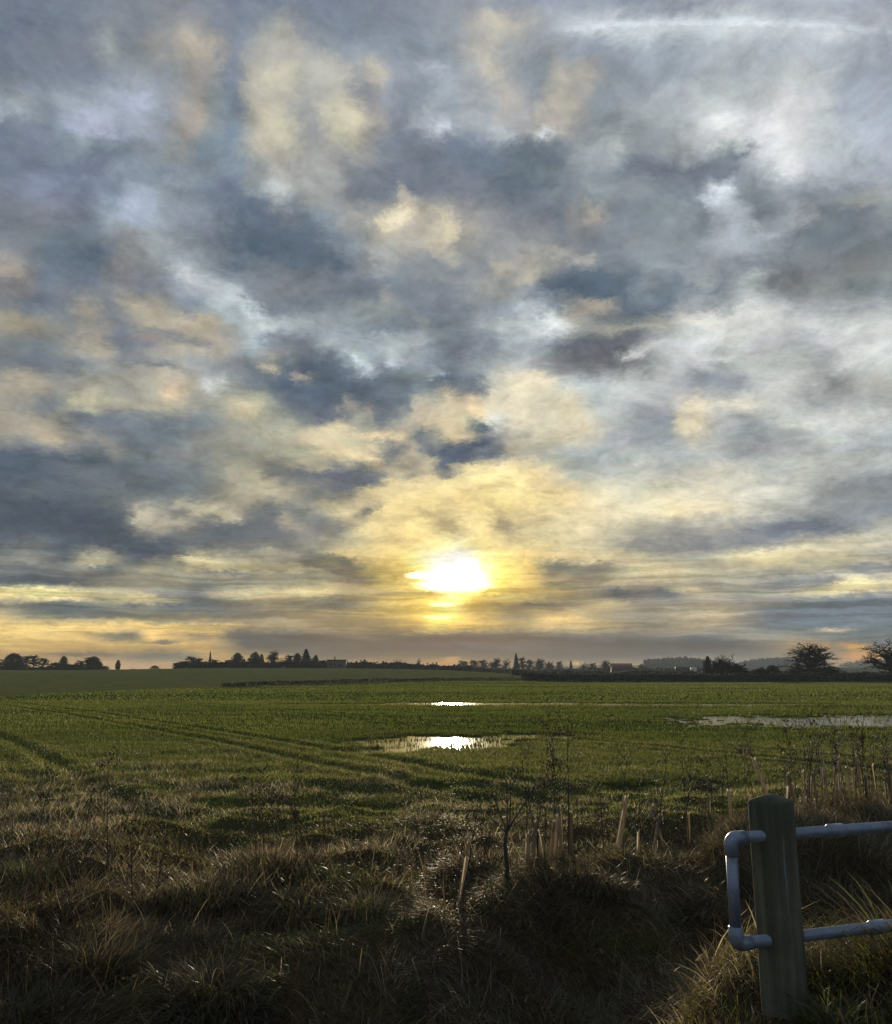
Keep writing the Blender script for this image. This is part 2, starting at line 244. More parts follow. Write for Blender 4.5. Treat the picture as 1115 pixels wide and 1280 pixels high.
    768: [(0, 185, 165, 118), (40, 150, 142, 115), (80, 125, 125, 110), (130, 115, 117, 108), (180, 130, 127, 108), (230, 130, 127, 110), (280, 115, 116, 106), (330, 125, 120, 105), 
          (370, 150, 140, 112), (420, 150, 138, 105), (470, 180, 158, 100), (520, 225, 192, 100), (545, 250, 220, 110), (568, 252, 225, 120), (600, 180, 155, 95), (640, 140, 128, 95), 
          (680, 170, 150, 105), (720, 170, 152, 112), (760, 140, 135, 115), (800, 135, 132, 118), (850, 165, 155, 130), (900, 180, 168, 140), (930, 150, 148, 135), (960, 118, 126, 130), 
          (1010, 108, 120, 128), (1060, 112, 122, 128), (1115, 110, 120, 128)],
    782: [(0, 238, 202, 122), (50, 240, 205, 125), (90, 225, 192, 120), (130, 230, 195, 120), (170, 225, 190, 118), (210, 235, 198, 122), (250, 230, 192, 120), (280, 200, 172, 115), 
          (310, 160, 145, 112), (340, 150, 138, 108), (380, 160, 145, 112), (430, 140, 130, 102), (480, 150, 135, 98), (520, 205, 172, 100), (545, 255, 225, 120), (570, 225, 190, 105), 
          (610, 190, 162, 98), (650, 150, 135, 100), (690, 190, 165, 115), (730, 185, 165, 118), (770, 155, 142, 115), (810, 125, 124, 112), (850, 160, 152, 130), (890, 175, 165, 140), 
          (920, 155, 150, 138), (955, 115, 125, 128), (1010, 108, 120, 128), (1070, 115, 125, 128), (1115, 110, 120, 126)],
    796: [(0, 242, 205, 122), (50, 235, 198, 118), (100, 225, 188, 115), (140, 150, 135, 105), (165, 135, 125, 102), (190, 230, 190, 115), (230, 180, 155, 108), (265, 185, 158, 108), 
          (290, 130, 120, 100), (320, 105, 104, 96), (370, 98, 100, 94), (420, 115, 110, 96), (450, 130, 120, 100), (490, 100, 100, 90), (530, 102, 100, 90), (580, 100, 98, 88), 
          (610, 98, 98, 90), (650, 92, 95, 92), (700, 98, 103, 102), (750, 110, 113, 110), (800, 115, 118, 112), (840, 130, 130, 120), (890, 130, 132, 125), (920, 140, 138, 130), 
          (960, 150, 148, 138), (1000, 145, 142, 130), (1040, 125, 128, 125), (1080, 125, 128, 126), (1115, 120, 124, 125)],
    808: [(0, 240, 198, 115), (50, 238, 195, 112), (100, 232, 190, 112), (150, 235, 192, 112), (190, 215, 178, 112), (230, 235, 192, 115), (260, 220, 180, 112), (285, 170, 145, 105), 
          (310, 100, 100, 92), (350, 92, 96, 90), (400, 98, 99, 90), (450, 105, 102, 90), (500, 90, 93, 86), (560, 92, 94, 88), (620, 90, 95, 92), (680, 90, 97, 98), (740, 92, 100, 104), 
          (800, 92, 103, 108), (850, 98, 108, 112), (900, 112, 118, 118), (950, 128, 130, 124), (1000, 185, 158, 122), (1030, 190, 155, 115), (1060, 135, 132, 125), (1115, 135, 135, 130)],
    820: [(0, 225, 175, 105), (50, 215, 170, 102), (100, 205, 165, 105), (145, 180, 150, 105), (190, 145, 130, 105), (230, 150, 135, 108), (260, 215, 172, 105), (300, 180, 150, 98), 
          (350, 155, 132, 90), (400, 105, 102, 88), (450, 100, 98, 85), (500, 115, 105, 85), (545, 110, 103, 85), (600, 100, 98, 88), (650, 92, 97, 92), (700, 92, 99, 99), 
          (760, 96, 103, 103), (820, 105, 112, 112), (860, 130, 133, 128), (900, 125, 128, 122), (950, 130, 130, 122), (1000, 155, 140, 118), (1040, 150, 138, 120), (1060, 215, 160, 105), 
          (1085, 240, 175, 105), (1115, 190, 150, 115)],
    830: [(0, 240, 190, 120), (60, 245, 190, 115), (120, 235, 185, 120), (180, 225, 180, 125), (220, 235, 185, 115), (300, 225, 172, 98), (370, 215, 162, 90), (420, 150, 125, 88), 
          (460, 205, 152, 88), (500, 150, 125, 88), (545, 215, 158, 88), (580, 200, 150, 92), (620, 160, 130, 95), (660, 135, 120, 100), (720, 130, 122, 108), (780, 150, 135, 115), 
          (840, 150, 140, 122), (880, 150, 145, 132), (940, 150, 148, 138), (1000, 160, 145, 125), (1060, 195, 155, 120), (1115, 200, 160, 125)],
    842: [(0, 235, 185, 125), (100, 235, 188, 128), (200, 235, 185, 115), (300, 225, 172, 100), (400, 225, 165, 92), (500, 225, 165, 92), (600, 205, 155, 98), (650, 150, 130, 105), 
          (700, 160, 140, 112), (760, 175, 148, 118), (820, 185, 155, 125), (880, 155, 148, 132), (940, 145, 145, 138), (1000, 155, 150, 140), (1115, 165, 155, 140)],
}
SKY_CLOUDS = [
    (15, 135, 18, 6, 25, 152, 168, 180, .8),
    (142, 52, 14, 12, 0, 150, 165, 165, .5),
    (245, 60, 30, 11, 35, 172, 165, 150, .7),
    (235, 145, 16, 25, 0, 164, 158, 148, .7),
    (175, 125, 14, 14, 0, 165, 178, 205, .7),
    (110, 160, 28, 9, 15, 162, 172, 202, .7),
    (350, 60, 12, 28, 0, 166, 166, 155, .6),
    (355, 95, 22, 14, -30, 192, 186, 160, .7),
    (410, 85, 22, 24, 0, 180, 179, 166, .6),
    (345, 155, 25, 28, 0, 190, 184, 155, .7),
    (430, 150, 20, 28, -25, 190, 184, 155, .8),
    (468, 88, 16, 6, 20, 192, 182, 160, .7),
    (455, 115, 18, 12, 20, 132, 138, 146, .7),
    (387, 165, 8, 22, 10, 148, 150, 150, .6),
    (548, 158, 14, 9, -25, 176, 186, 204, .8),
    (545, 85, 20, 8, 20, 168, 178, 195, .6),
    (298, 110, 6, 45, -4, 110, 126, 148, .6),
    (620, 30, 18, 13, 30, 180, 174, 160, .7),
    (610, 80, 11, 22, -15, 188, 184, 172, .7),
    (625, 120, 13, 24, -10, 174, 170, 163, .6),
    (695, 90, 11, 10, 60, 180, 176, 160, .7),
    (690, 125, 15, 12, 30, 182, 176, 162, .7),
    (730, 85, 9, 14, 20, 176, 171, 158, .7),
    (760, 34, 45, 3.5, -5, 186, 196, 204, .8),
    (1040, 36, 60, 4, 3, 192, 201, 208, .7),
    (860, 48, 45, 5, 4, 188, 202, 214, .6),
    (625, 162, 20, 4, 3, 184, 196, 204, .8),
    (680, 165, 12, 4, 10, 200, 210, 218, .8),
    (600, 197, 35, 14, 0, 98, 116, 134, .7),
    (660, 195, 35, 18, 0, 100, 116, 131, .7),
    (765, 190, 11, 14, 20, 168, 178, 182, .6),
    (985, 150, 26, 28, -30, 214, 216, 218, .7),
    (905, 155, 25, 13, -10, 210, 217, 217, .7),
    (910, 190, 42, 7, -3, 118, 134, 149, .8),
    (985, 197, 18, 14, -45, 217, 221, 224, .6),
    (175, 260, 22, 18, -30, 155, 173, 198, .7),
    (210, 230, 24, 7, -20, 148, 165, 182, .7),
    (240, 345, 26, 9, 30, 178, 185, 193, .7),
    (105, 325, 28, 18, 0, 94, 114, 135, .7),
    (10, 335, 14, 9, 35, 156, 148, 138, .7),
    (195, 392, 30, 11, 25, 170, 161, 142, .7),
    (110, 385, 22, 8, 20, 154, 148, 138, .7),
    (250, 405, 30, 9, 5, 182, 173, 150, .7),
    (20, 400, 18, 14, 10, 154, 148, 130, .6),
    (350, 312, 50, 16, 12, 86, 108, 130, .8),
    (325, 272, 28, 11, 35, 93, 113, 137, .8),
    (345, 237, 14, 8, 50, 176, 182, 182, .7),
    (395, 235, 30, 24, 45, 156, 161, 160, .6),
    (490, 275, 22, 9, -10, 216, 202, 163, .9),
    (505, 250, 8, 12, -20, 190, 178, 155, .7),
    (545, 285, 17, 18, 20, 192, 183, 155, .7),
    (480, 310, 18, 13, -30, 167, 174, 174, .7),
    (420, 325, 24, 8, 15, 90, 108, 130, .7),
    (485, 370, 5, 9, -20, 170, 166, 150, .6),
    (320, 385, 20, 8, 45, 192, 208, 213, .8),
    (300, 370, 25, 7, 40, 174, 190, 198, .7),
    (335, 408, 20, 6, 35, 184, 198, 204, .7),
    (525, 400, 12, 4, 50, 162, 160, 150, .6),
    (562, 282, 8, 20, -10, 200, 189, 152, .8),
    (590, 285, 10, 14, -40, 168, 163, 145, .6),
    (625, 330, 17, 7, 45, 176, 168, 150, .7),
    (660, 345, 9, 14, 40, 176, 171, 150, .7),
    (715, 318, 33, 6, 12, 168, 168, 156, .7),
    (740, 260, 5, 15, -30, 176, 168, 152, .7),
    (655, 235, 30, 12, 0, 96, 114, 132, .6),
    (740, 355, 42, 20, 0, 88, 108, 126, .8),
    (745, 378, 22, 4, -4, 176, 167, 152, .8),
    (690, 395, 20, 9, 20, 214, 224, 226, .8),
    (640, 382, 22, 6, 5, 178, 193, 199, .7),
    (830, 360, 18, 22, 20, 98, 114, 129, .6),
    (800, 405, 60, 4, -7, 176, 172, 156, .7),
    (780, 392, 45, 4, -6, 102, 116, 128, .6),
    (905, 240, 16, 8, -40, 194, 205, 218, .8),
    (930, 282, 16, 7, -40, 168, 181, 193, .7),
    (965, 290, 16, 5, -20, 171, 183, 195, .7),
    (1040, 280, 42, 22, -25, 106, 120, 132, .7),
    (1010, 330, 48, 18, -20, 116, 124, 132, .6),
    (945, 345, 16, 6, -25, 176, 184, 181, .7),
    (875, 350, 13, 12, -20, 161, 171, 171, .6),
    (900, 395, 55, 9, -6, 216, 216, 208, .7),
    (1075, 245, 28, 9, -10, 158, 163, 156, .6),
    (120, 435, 18, 8, 25, 172, 165, 142, .7),
    (215, 495, 14, 8, 10, 210, 186, 150, .8),
    (110, 505, 20, 13, 10, 184, 179, 148, .8),
    (180, 505, 50, 9, 0, 174, 168, 145, .5),
    (40, 480, 28, 12, 15, 168, 157, 135, .6),
    (60, 545, 20, 11, 25, 168, 157, 132, .7),
    (140, 562, 18, 5, 35, 153, 148, 135, .6),
    (55, 510, 10, 10, 0, 124, 128, 131, .7),
    (262, 478, 12, 3.5, 25, 210, 216, 211, .8),
    (70, 575, 60, 5, 5, 87, 101, 116, .6),
    (400, 480, 68, 20, 16, 84, 102, 120, .8),
    (450, 455, 25, 4, 32, 178, 195, 203, .8),
    (495, 448, 12, 6, 0, 186, 203, 211, .8),
    (540, 466, 18, 4, 10, 178, 193, 201, .7),
    (340, 462, 12, 5, 15, 182, 173, 148, .8),
    (378, 472, 12, 5, 20, 164, 155, 146, .8),
    (435, 507, 8, 12, -25, 162, 155, 146, .7),
    (530, 512, 18, 10, 35, 192, 181, 158, .7),
    (300, 510, 16, 12, 35, 189, 179, 145, .7),
    (418, 535, 22, 7, 0, 209, 193, 155, .8),
    (480, 546, 28, 5, 4, 216, 195, 155, .9),
    (445, 570, 33, 5, 10, 212, 195, 150, .9),
    (505, 572, 14, 3, 5, 204, 188, 150, .8),
    (365, 555, 28, 16, 0, 159, 159, 138, .5),
    (390, 583, 25, 5, 8, 184, 175, 140, .7),
    (475, 558, 28, 3.5, 5, 106, 116, 126, .8),
    (430, 600, 32, 11, 0, 108, 116, 122, .7),
    (515, 592, 18, 4, 0, 103, 116, 126, .6),
    (500, 588, 14, 3, 8, 210, 191, 150, .8),
    (325, 600, 18, 10, 38, 176, 169, 138, .7),
    (590, 510, 17, 9, 38, 230, 204, 160, .8),
    (660, 480, 30, 14, 0, 234, 222, 186, .7),
    (700, 515, 26, 20, 0, 225, 214, 178, .6),
    (640, 520, 24, 10, 0, 225, 214, 180, .5),
    (595, 485, 17, 7, 15, 118, 126, 134, .8),
    (600, 530, 17, 5, 10, 103, 115, 126, .8),
    (590, 560, 32, 10, 0, 96, 108, 120, .7),
    (575, 548, 14, 4, -5, 212, 193, 155, .8),
    (640, 557, 13, 10, 0, 193, 182, 150, .5),
    (640, 600, 55, 17, 14, 252, 228, 155, .6),
    (700, 612, 38, 10, 20, 238, 214, 160, .5),
    (770, 440, 38, 10, 5, 110, 116, 123, .6),
    (625, 520, 14, 3, -3, 218, 223, 217, .8),
    (800, 440, 28, 5, -12, 209, 214, 208, .7),
    (870, 510, 6, 5, 0, 232, 218, 187, .8),
    (858, 531, 15, 13, 0, 218, 206, 173, .7),
    (920, 510, 22, 5, 3, 218, 212, 190, .6),
    (895, 475, 28, 7, 10, 148, 154, 161, .7),
    (960, 562, 50, 5, -10, 158, 163, 163, .6),
    (1045, 486, 14, 4, -5, 153, 154, 151, .7),
    (1080, 605, 28, 12, -10, 133, 140, 146, .6),
    (80, 650, 80, 18, 3, 70, 84, 101, .6),
    (180, 650, 13, 11, 35, 176, 171, 149, .8),
    (215, 652, 28, 7, 5, 169, 163, 143, .8),
    (262, 642, 22, 5, 8, 183, 174, 139, .8),
    (190, 690, 42, 7, 3, 82, 94, 107, .7),
    (118, 703, 16, 3, 0, 186, 179, 143, .8),
    (250, 700, 33, 3, 4, 210, 198, 146, .8),
    (125, 713, 22, 4, -4, 106, 110, 111, .7),
    (60, 725, 42, 4, 5, 93, 100, 105, .7),
    (265, 716, 22, 3, 2, 112, 116, 111, .7),
    (50, 742, 60, 5, 5, 243, 217, 146, .7),
    (180, 748, 50, 3, 3, 219, 201, 141, .7),
    (168, 757, 13, 3, 1, 98, 102, 103, .8),
    (70, 761, 50, 5, 4, 114, 117, 108, .6),
    (260, 757, 35, 4, 3, 103, 108, 107, .7),
    (220, 775, 70, 4, 2, 124, 124, 108, .5),
    (150, 796, 20, 1.6, 4, 126, 118, 98, .9),
    (200, 803, 25, 1.7, 4, 118, 110, 97, .9),
    (250, 797, 14, 1.6, 3, 122, 112, 97, .9),
    (60, 785, 70, 4, 2, 243, 207, 128, .6),
    (100, 817, 45, 1.4, 0, 126, 111, 94, .8),
    (210, 820, 35, 4, 3, 150, 138, 110, .6),
    (290, 648, 12, 7, 10, 195, 183, 151, .8),
    (362, 648, 10, 6, 0, 189, 173, 141, .8),
    (330, 665, 45, 8, 5, 106, 112, 116, .6),
    (425, 701, 34, 3, 14, 106, 109, 102, .9),
    (300, 717, 25, 3.5, 6, 110, 113, 109, .8),
    (390, 722, 42, 3, 4, 122, 120, 104, .7),
    (450, 726, 20, 3, 4, 112, 112, 97, .8),
    (300, 758, 28, 4, 3, 113, 113, 104, .7),
    (420, 756, 14, 4, -3, 90, 92, 91, .9),
    (420, 757, 42, 1.8, 2, 115, 108, 93, .7),
    (310, 795, 24, 5, 10, 98, 101, 97, .7),
    (380, 801, 42, 7, 8, 90, 94, 91, .7),
    (430, 819, 22, 5, 5, 96, 96, 89, .6),
    (500, 806, 42, 6, 0, 90, 92, 85, .7),
    (330, 823, 30, 3, -2, 228, 178, 100, .6),
    (500, 718, 22, 2.5, 4, 176, 152, 90, .8),
    (545, 743, 22, 2, 0, 190, 165, 100, .8),
    (632, 652, 22, 9, 50, 165, 150, 115, .45),
    (562, 655, 24, 8, 30, 172, 158, 118, .4),
    (810, 682, 33, 9, 5, 148, 148, 137, .6),
    (700, 706, 26, 3, 2, 122, 119, 104, .9),
    (745, 708, 18, 3, 0, 128, 124, 107, .8),
    (700, 731, 20, 3, 4, 126, 123, 104, .8),
    (775, 741, 17, 6, 28, 102, 107, 107, .9),
    (830, 741, 20, 7, 18, 112, 117, 116, .8),
    (660, 757, 28, 2.4, -10, 118, 112, 97, .8),
    (650, 771, 24, 2.5, 6, 126, 117, 99, .7),
    (700, 774, 28, 3, -4, 219, 188, 120, .7),
    (720, 807, 130, 9, 0, 86, 93, 99, .6),
    (640, 796, 45, 5, 3, 96, 98, 97, .5),
    (565, 824, 12, 3, 0, 220, 168, 100, .8),
    (720, 829, 8, 3, 0, 230, 182, 126, .8),
    (1000, 660, 65, 7, -4, 123, 131, 141, .7),
    (895, 680, 36, 9, 5, 139, 142, 141, .6),
    (985, 691, 48, 4, -4, 219, 206, 161, .8),
    (1080, 672, 28, 4, -3, 209, 201, 166, .7),
    (1080, 729, 25, 4, -5, 239, 221, 161, .8),
    (1035, 724, 20, 4, 3, 126, 130, 131, .7),
    (1050, 752, 62, 9, -6, 106, 118, 127, .7),
    (990, 766, 50, 8, -3, 110, 121, 129, .6),
    (860, 736, 22, 2, 2, 229, 208, 151, .8),
    (900, 766, 22, 7, 0, 183, 170, 139, .6),
    (1045, 789, 22, 1.8, 2, 230, 194, 142, .8),
    (1070, 808, 17, 4.5, 8, 238, 176, 100, .9),
    (880, 801, 48, 5, 2, 98, 110, 117, .6),
    (455, 602, 30, 8, -22, 110, 119, 123, .7),
    (380, 645, 32, 9, 8, 114, 119, 119, .6),
    (520, 578, 18, 4, -8, 112, 120, 126, .7),
    (742, 570, 42, 7, 14, 172, 180, 179, .7),
    (500, 636, 36, 9, -18, 250, 226, 152, .5),
    (582, 602, 34, 9, -10, 252, 229, 154, .6),
    (690, 622, 38, 9, 20, 248, 225, 157, .6),
    (612, 628, 30, 4, 35, 214, 190, 136, .5),
    (545, 650, 25, 4, 30, 208, 187, 132, .5),
    (700, 655, 30, 4, 24, 214, 196, 150, .5),
    (760, 640, 30, 4, 15, 218, 202, 160, .5),
    (150, 840, 260, 10, 0, 222, 178, 124, .6),
    (470, 838, 120, 8, 0, 205, 155, 100, .6),
    (70, 115, 30, 6, 20, 138, 152, 172, .6),
    (40, 210, 50, 8, 8, 104, 121, 146, .6),
    (130, 200, 45, 7, -6, 112, 130, 154, .6),
    (250, 190, 18, 20, 15, 126, 146, 162, .5),
    (510, 180, 30, 6, -20, 112, 124, 140, .6),
    (560, 130, 14, 10, 20, 142, 156, 172, .6),
    (780, 120, 30, 8, -25, 140, 154, 170, .5),
    (860, 110, 26, 6, -15, 180, 190, 198, .6),
    (940, 110, 30, 7, -20, 186, 196, 200, .6),
    (1080, 110, 30, 30, 0, 158, 172, 192, .6),
    (835, 215, 40, 5, -4, 108, 122, 138, .7),
    (880, 270, 10, 18, 20, 118, 132, 146, .6),
    (560, 335, 30, 6, 12, 120, 134, 146, .6),
    (620, 380, 30, 5, 20, 124, 138, 150, .6),
    (470, 415, 35, 5, 12, 120, 136, 148, .6),
    (560, 430, 30, 5, -8, 112, 126, 140, .6),
    (220, 420, 45, 6, 14, 122, 132, 142, .6),
    (60, 455, 40, 5, 6, 116, 124, 132, .6),
    (180, 455, 40, 6, 8, 116, 124, 134, .6),
    (990, 430, 40, 5, -14, 172, 180, 180, .6),
    (1070, 450, 26, 12, -10, 206, 210, 206, .5),
    (900, 450, 30, 4, -8, 212, 215, 211, .6),
    (1020, 520, 40, 4, -8, 188, 194, 190, .6),
    (1090, 560, 30, 4, -6, 158, 165, 166, .6),
    (760, 520, 34, 6, -6, 188, 195, 194, .5),
    (820, 545, 34, 5, -4, 152, 162, 166, .6),
    (930, 600, 40, 4, -6, 214, 212, 190, .5),
    (880, 640, 40, 5, -5, 232, 217, 172, .5),
    (1000, 620, 30, 6, -10, 180, 184, 176, .5),
    (345, 690, 30, 3, 10, 172, 168, 140, .6),
    (380, 712, 36, 2.6, 9, 196, 184, 140, .6),
    (470, 740, 36, 2.4, 3, 158, 146, 110, .6),
    (100, 672, 60, 5, 3, 82, 94, 106, .6),
    (30, 700, 30, 3, 0, 138, 140, 130, .5),
    (160, 728, 36, 2.6, 2, 158, 152, 126, .6),
    (300, 742, 40, 2.4, 0, 206, 190, 140, .6),
    (380, 768, 40, 2.4, 0, 160, 146, 112, .6),
    (280, 785, 30, 2.2, 0, 214, 182, 122, .5),
    (620, 745, 24, 2.6, -6, 160, 142, 98, .6),
    (690, 742, 20, 2.4, 4, 206, 182, 122, .5),
    (740, 762, 30, 2.4, -4, 186, 166, 122, .5),
    (820, 770, 30, 3.4, 6, 128, 128, 116, .6),
    (930, 775, 30, 4, -8, 150, 146, 134, .5),
    (980, 740, 40, 2.6, -4, 176, 168, 142, .6),
    (1090, 700, 26, 2.6, -4, 212, 200, 158, .6),
    (600, 803, 110, 10, 0, 92, 94, 92, .8),
    (820, 804, 90, 9, 1, 92, 102, 106, .7),
    (440, 806, 60, 8, 4, 90, 92, 87, .7),
    (350, 545, 34, 6, 12, 172, 168, 146, .7),
    (400, 548, 30, 5, 6, 200, 188, 152, .8),
    (470, 560, 22, 4, 12, 206, 190, 152, .8),
    (455, 520, 16, 6, -40, 176, 166, 148, .6),
    (560, 498, 14, 7, 40, 206, 190, 156, .8),
    (545, 535, 16, 5, 20, 200, 186, 152, .7),
    (535, 575, 16, 3, -4, 196, 182, 146, .8),
    (575, 585, 16, 4, -12, 206, 188, 146, .8),
    (612, 560, 20, 5, -20, 150, 152, 146, .6),
    (300, 600, 18, 14, 45, 164, 160, 136, .6),
    (345, 618, 18, 6, 40, 184, 174, 140, .7),
    (260, 635, 30, 5, 8, 178, 170, 140, .7),
    (405, 615, 26, 9, -6, 106, 115, 121, .7),
    (360, 590, 22, 4, 6, 120, 126, 126, .6),
    (225, 628, 12, 5, -20, 180, 172, 146, .7),
    (190, 640, 10, 6, -30, 178, 170, 148, .7),
    (640, 578, 28, 4, -6, 244, 222, 164, .7),
    (590, 588, 20, 4, -30, 238, 216, 158, .7),
    (520, 606, 22, 4, -30, 228, 206, 150, .7),
    (470, 622, 24, 4, -24, 216, 196, 146, .7),
    (700, 594, 30, 4, 22, 236, 216, 164, .6),
    (760, 618, 26, 4, 24, 226, 212, 170, .6),
    (560, 632, 16, 10, 40, 214, 192, 138, .5),
    (655, 640, 18, 9, 40, 216, 196, 142, .5),
    (600, 645, 14, 8, 30, 226, 204, 144, .5),
    (720, 640, 24, 6, 30, 226, 208, 158, .5),
    (720, 812, 200, 8, 0, 92, 98, 100, .6),
    (360, 806, 60, 9, 6, 94, 96, 91, .7),
]
def sky_chart():
    W, H, st = 1115, 860, 2
    ys = sorted(SKY_ROWS)
    X = np.arange(0, W, st, dtype=float)
    rows = np.array([[np.interp(X, [p[0] for p in SKY_ROWS[y]], [p[1 + c] for p in SKY_ROWS[y]]) for c in range(3)] for y in ys])
    Y = np.arange(0, H, st, dtype=float)
    img = np.zeros((len(Y), len(X), 3))
    k = np.clip(np.searchsorted(ys, Y) - 1, 0, len(ys) - 2)
    t = np.clip((Y - np.array(ys)[k]) / (np.array(ys)[k + 1] - np.array(ys)[k]), 0, 1)
    for c in range(3):
        img[..., c] = rows[k, c] * (1 - t[:, None]) + rows[k + 1, c] * t[:, None]
    yy, xx = np.meshgrid(Y, X, indexing='ij')
    for cu, cv, ru, rv, ang, r, g_, b, al in SKY_CLOUDS:
        q = math.radians(ang); dx = xx - cu; dy = yy - cv
        e = ((dx * math.cos(q) + dy * math.sin(q)) / ru) ** 2 + ((-dx * math.sin(q) + dy * math.cos(q)) / rv) ** 2
        m = (al * np.exp(-(e * .80) ** 2.6))[..., None]
        img = img * (1 - m) + np.array([r, g_, b], float) * m
    img /= 255.0
    def blur(a, n):
        for ax in (0, 1):
            c = np.cumsum(np.concatenate([np.repeat(a.take([0], ax), n + 1, ax), a, np.repeat(a.take([-1], ax), n, ax)], ax), ax)
            a = (c.take(range(2 * n + 1, c.shape[ax]), ax) - c.take(range(0, c.shape[ax] - 2 * n - 1), ax)) / (2 * n + 1)
        return a
    img = img + .50 * (img - blur(blur(img, 14), 14))          # crisper rims between bright and dark cloud
    img = np.clip(img, .12, 1.0)
    lum = img.mean(-1, keepdims=True)
    img = lum + (img - lum) * .90
    NA, NE = 250, 220
    AZ = np.radians(np.linspace(-33, 33, NA))
    EL = np.radians(-1 + 44 * np.linspace(0, 1, NE) ** 1.6)
    A, E = np.meshgrid(AZ, EL)
    x = np.sin(A) * np.cos(E); y = np.cos(A) * np.cos(E); z = np.sin(E)
    p = R(10.2)
    fw = y * math.cos(p) + z * math.sin(p); up = -y * math.sin(p) + z * math.cos(p)
    u = 557.5 + 1118 * x / fw; v = 640 - 1118 * up / fw
    u = np.abs(u); u = np.where(u > W - 4, 2 * (W - 4) - u, u)          # mirror beyond the chart
    v = np.abs(v)
    u = np.clip(u, 0, W - 4) / st; v = np.clip(v, 0, 846) / st
    i = u.astype(int); j = v.astype(int); fu = (u - i)[..., None]; fv = (v - j)[..., None]
    T = (img[j, i] * (1 - fu) + img[j, i + 1] * fu) * (1 - fv) + (img[j + 1, i] * (1 - fu) + img[j + 1, i + 1] * fu) * fv
    return T
KR = 54
world = bpy.data.worlds.new("World")
sc.world = world
world.use_nodes = True
def build_world():
    g = NT(world.node_tree)
    tc = g.n('ShaderNodeTexCoord')
    d = g.vm('NORMALIZE', tc.outputs['Generated'])
    x, y, z = g.sep(d)[:3]
    # position on a flat cloud deck, so that detail is foreshortened towards the horizon
    den = g.m('ADD', g.m('MAXIMUM', z, 0.0), 0.15)
    deck = g.xyz(g.m('DIVIDE', x, den), g.m('DIVIDE', y, den), 0.0)
    deck = g.vm('ADD', deck, (3.7, 1.3, 0.0))
    den2 = g.m('ADD', g.m('MAXIMUM', z, 0.0), 0.34)
    puff = g.xyz(g.m('DIVIDE', x, den2), g.m('DIVIDE', y, den2), 2.0)
    az = g.m('MULTIPLY', g.m('ARCTAN2', x, y), 180 / math.pi)
    el = g.m('MULTIPLY', g.m('ARCSINE', z), 180 / math.pi)
    # wind-torn edges: displace the lookup with turbulence, less near the horizon
    w1 = g.noise(deck, 2.2, 4, .6, 0.2, color=True)
    streak = g.xyz(g.m('DIVIDE', x, den2), g.m('MULTIPLY', g.m('DIVIDE', y, den2), .80), 5.0)
    w2 = g.noise(puff, 13.0, 10, .72, 0.35, color=True)
    w3 = g.noise(puff, 40.0, 8, .70, 0.3, color=True)
    s3 = g.sep(w3)
    a3 = g.mr(el, 0, 8, .28, 1.15)
    a1 = g.mr(el, 0, 14, .08, .55)
    a2 = g.m("ADD", g.mr(el, 0, 10, .20, 1.0), g.mr(el, 14, 28, 0, 1.2))
    s1 = g.sep(w1); s2 = g.sep(w2)
    du = g.m('ADD', g.m('MULTIPLY', g.m('SUBTRACT', s1[0], .5), g.m('MULTIPLY', a1, 2.0)),
             g.m('MULTIPLY', g.m('SUBTRACT', s2[0], .5), g.m('MULTIPLY', a2, 1.9)))
    dv = g.m('ADD', g.m('MULTIPLY', g.m('SUBTRACT', s1[1], .5), a1),
             g.m('MULTIPLY', g.m('SUBTRACT', s2[1], .5), g.m('MULTIPLY', a2, 1.3)))
    du = g.m('ADD', du, g.m('MULTIPLY', g.m('SUBTRACT', s3[0], .5), g.m('MULTIPLY', a3, 1.6)))
    dv = g.m('ADD', dv, g.m('MULTIPLY', g.m('SUBTRACT', s3[1], .5), a3))
    u = g.mr(g.m('ADD', az, du), -33, 33, 0, 1)
    v = g.m('POWER', g.mr(g.m('ADD', el, dv), -1, 43, 0, 1), 1 / 1.6)
    u3 = g.xyz(u, u, u)
    v3 = g.xyz(v, v, v)
    terms = {}
    T = sky_chart()
    for c in range(3):
        U_, S_, Vt = np.linalg.svd(T[..., c], full_matrices=False)
        for k in range(KR):
            terms[(c, k)] = ((U_[:, k] * S_[k] ** .5).tolist(), (Vt[k] * S_[k] ** .5).tolist())
    def curves(src, which, k):
        nd = g.n('ShaderNodeVectorCurve')
        mp = nd.mapping
        mp.use_clip = False
        for c in range(3):
            vals = terms[(c, k)][which]
            cu = mp.curves[c]
            m = len(vals)
            cu.points[0].location = (0, vals[0]); cu.points[1].location = (1, vals[-1])
            for i in range(1, m - 1):
                cu.points.new(i / (m - 1), vals[i])
            for p in cu.points:
                p.handle_type = 'AUTO_CLAMPED'
        mp.update()
        g.l(src, nd.inputs['Vector'])
        return nd.outputs[0]
    out = None
    for k in range(KR):
        p = g.vm('MULTIPLY', curves(v3, 0, k), curves(u3, 1, k))
        out = p if out is None else g.vm('ADD', out, p)
    out = g.vm('MAXIMUM', out, (.05, .05, .05))
    gm = g.n('ShaderNodeGamma')
    g.l(out, gm.inputs[0]); gm.inputs[1].default_value = 2.2
    out = gm.outputs[0]
    # fine texture of the cloud
    n1 = g.noise(puff, 17.0, 9, .68, .5)
    n3 = g.noise(puff, 9.0, 8, .64, 1.0)
    n4 = g.mr(g.noise(streak, 12.0, 8, .62, .4), .43, .58, 0, 1, 'SMOOTHSTEP')
    n5 = g.mr(g.noise(streak, 5.5, 8, .60, .5), .45, .56, 0, 1, 'SMOOTHSTEP')
    wisp = g.m('SUBTRACT', .10, g.m('ABSOLUTE', g.m('SUBTRACT', n3, .5)))
    n2 = g.noise(deck, 5.0, 6, .62, .5)
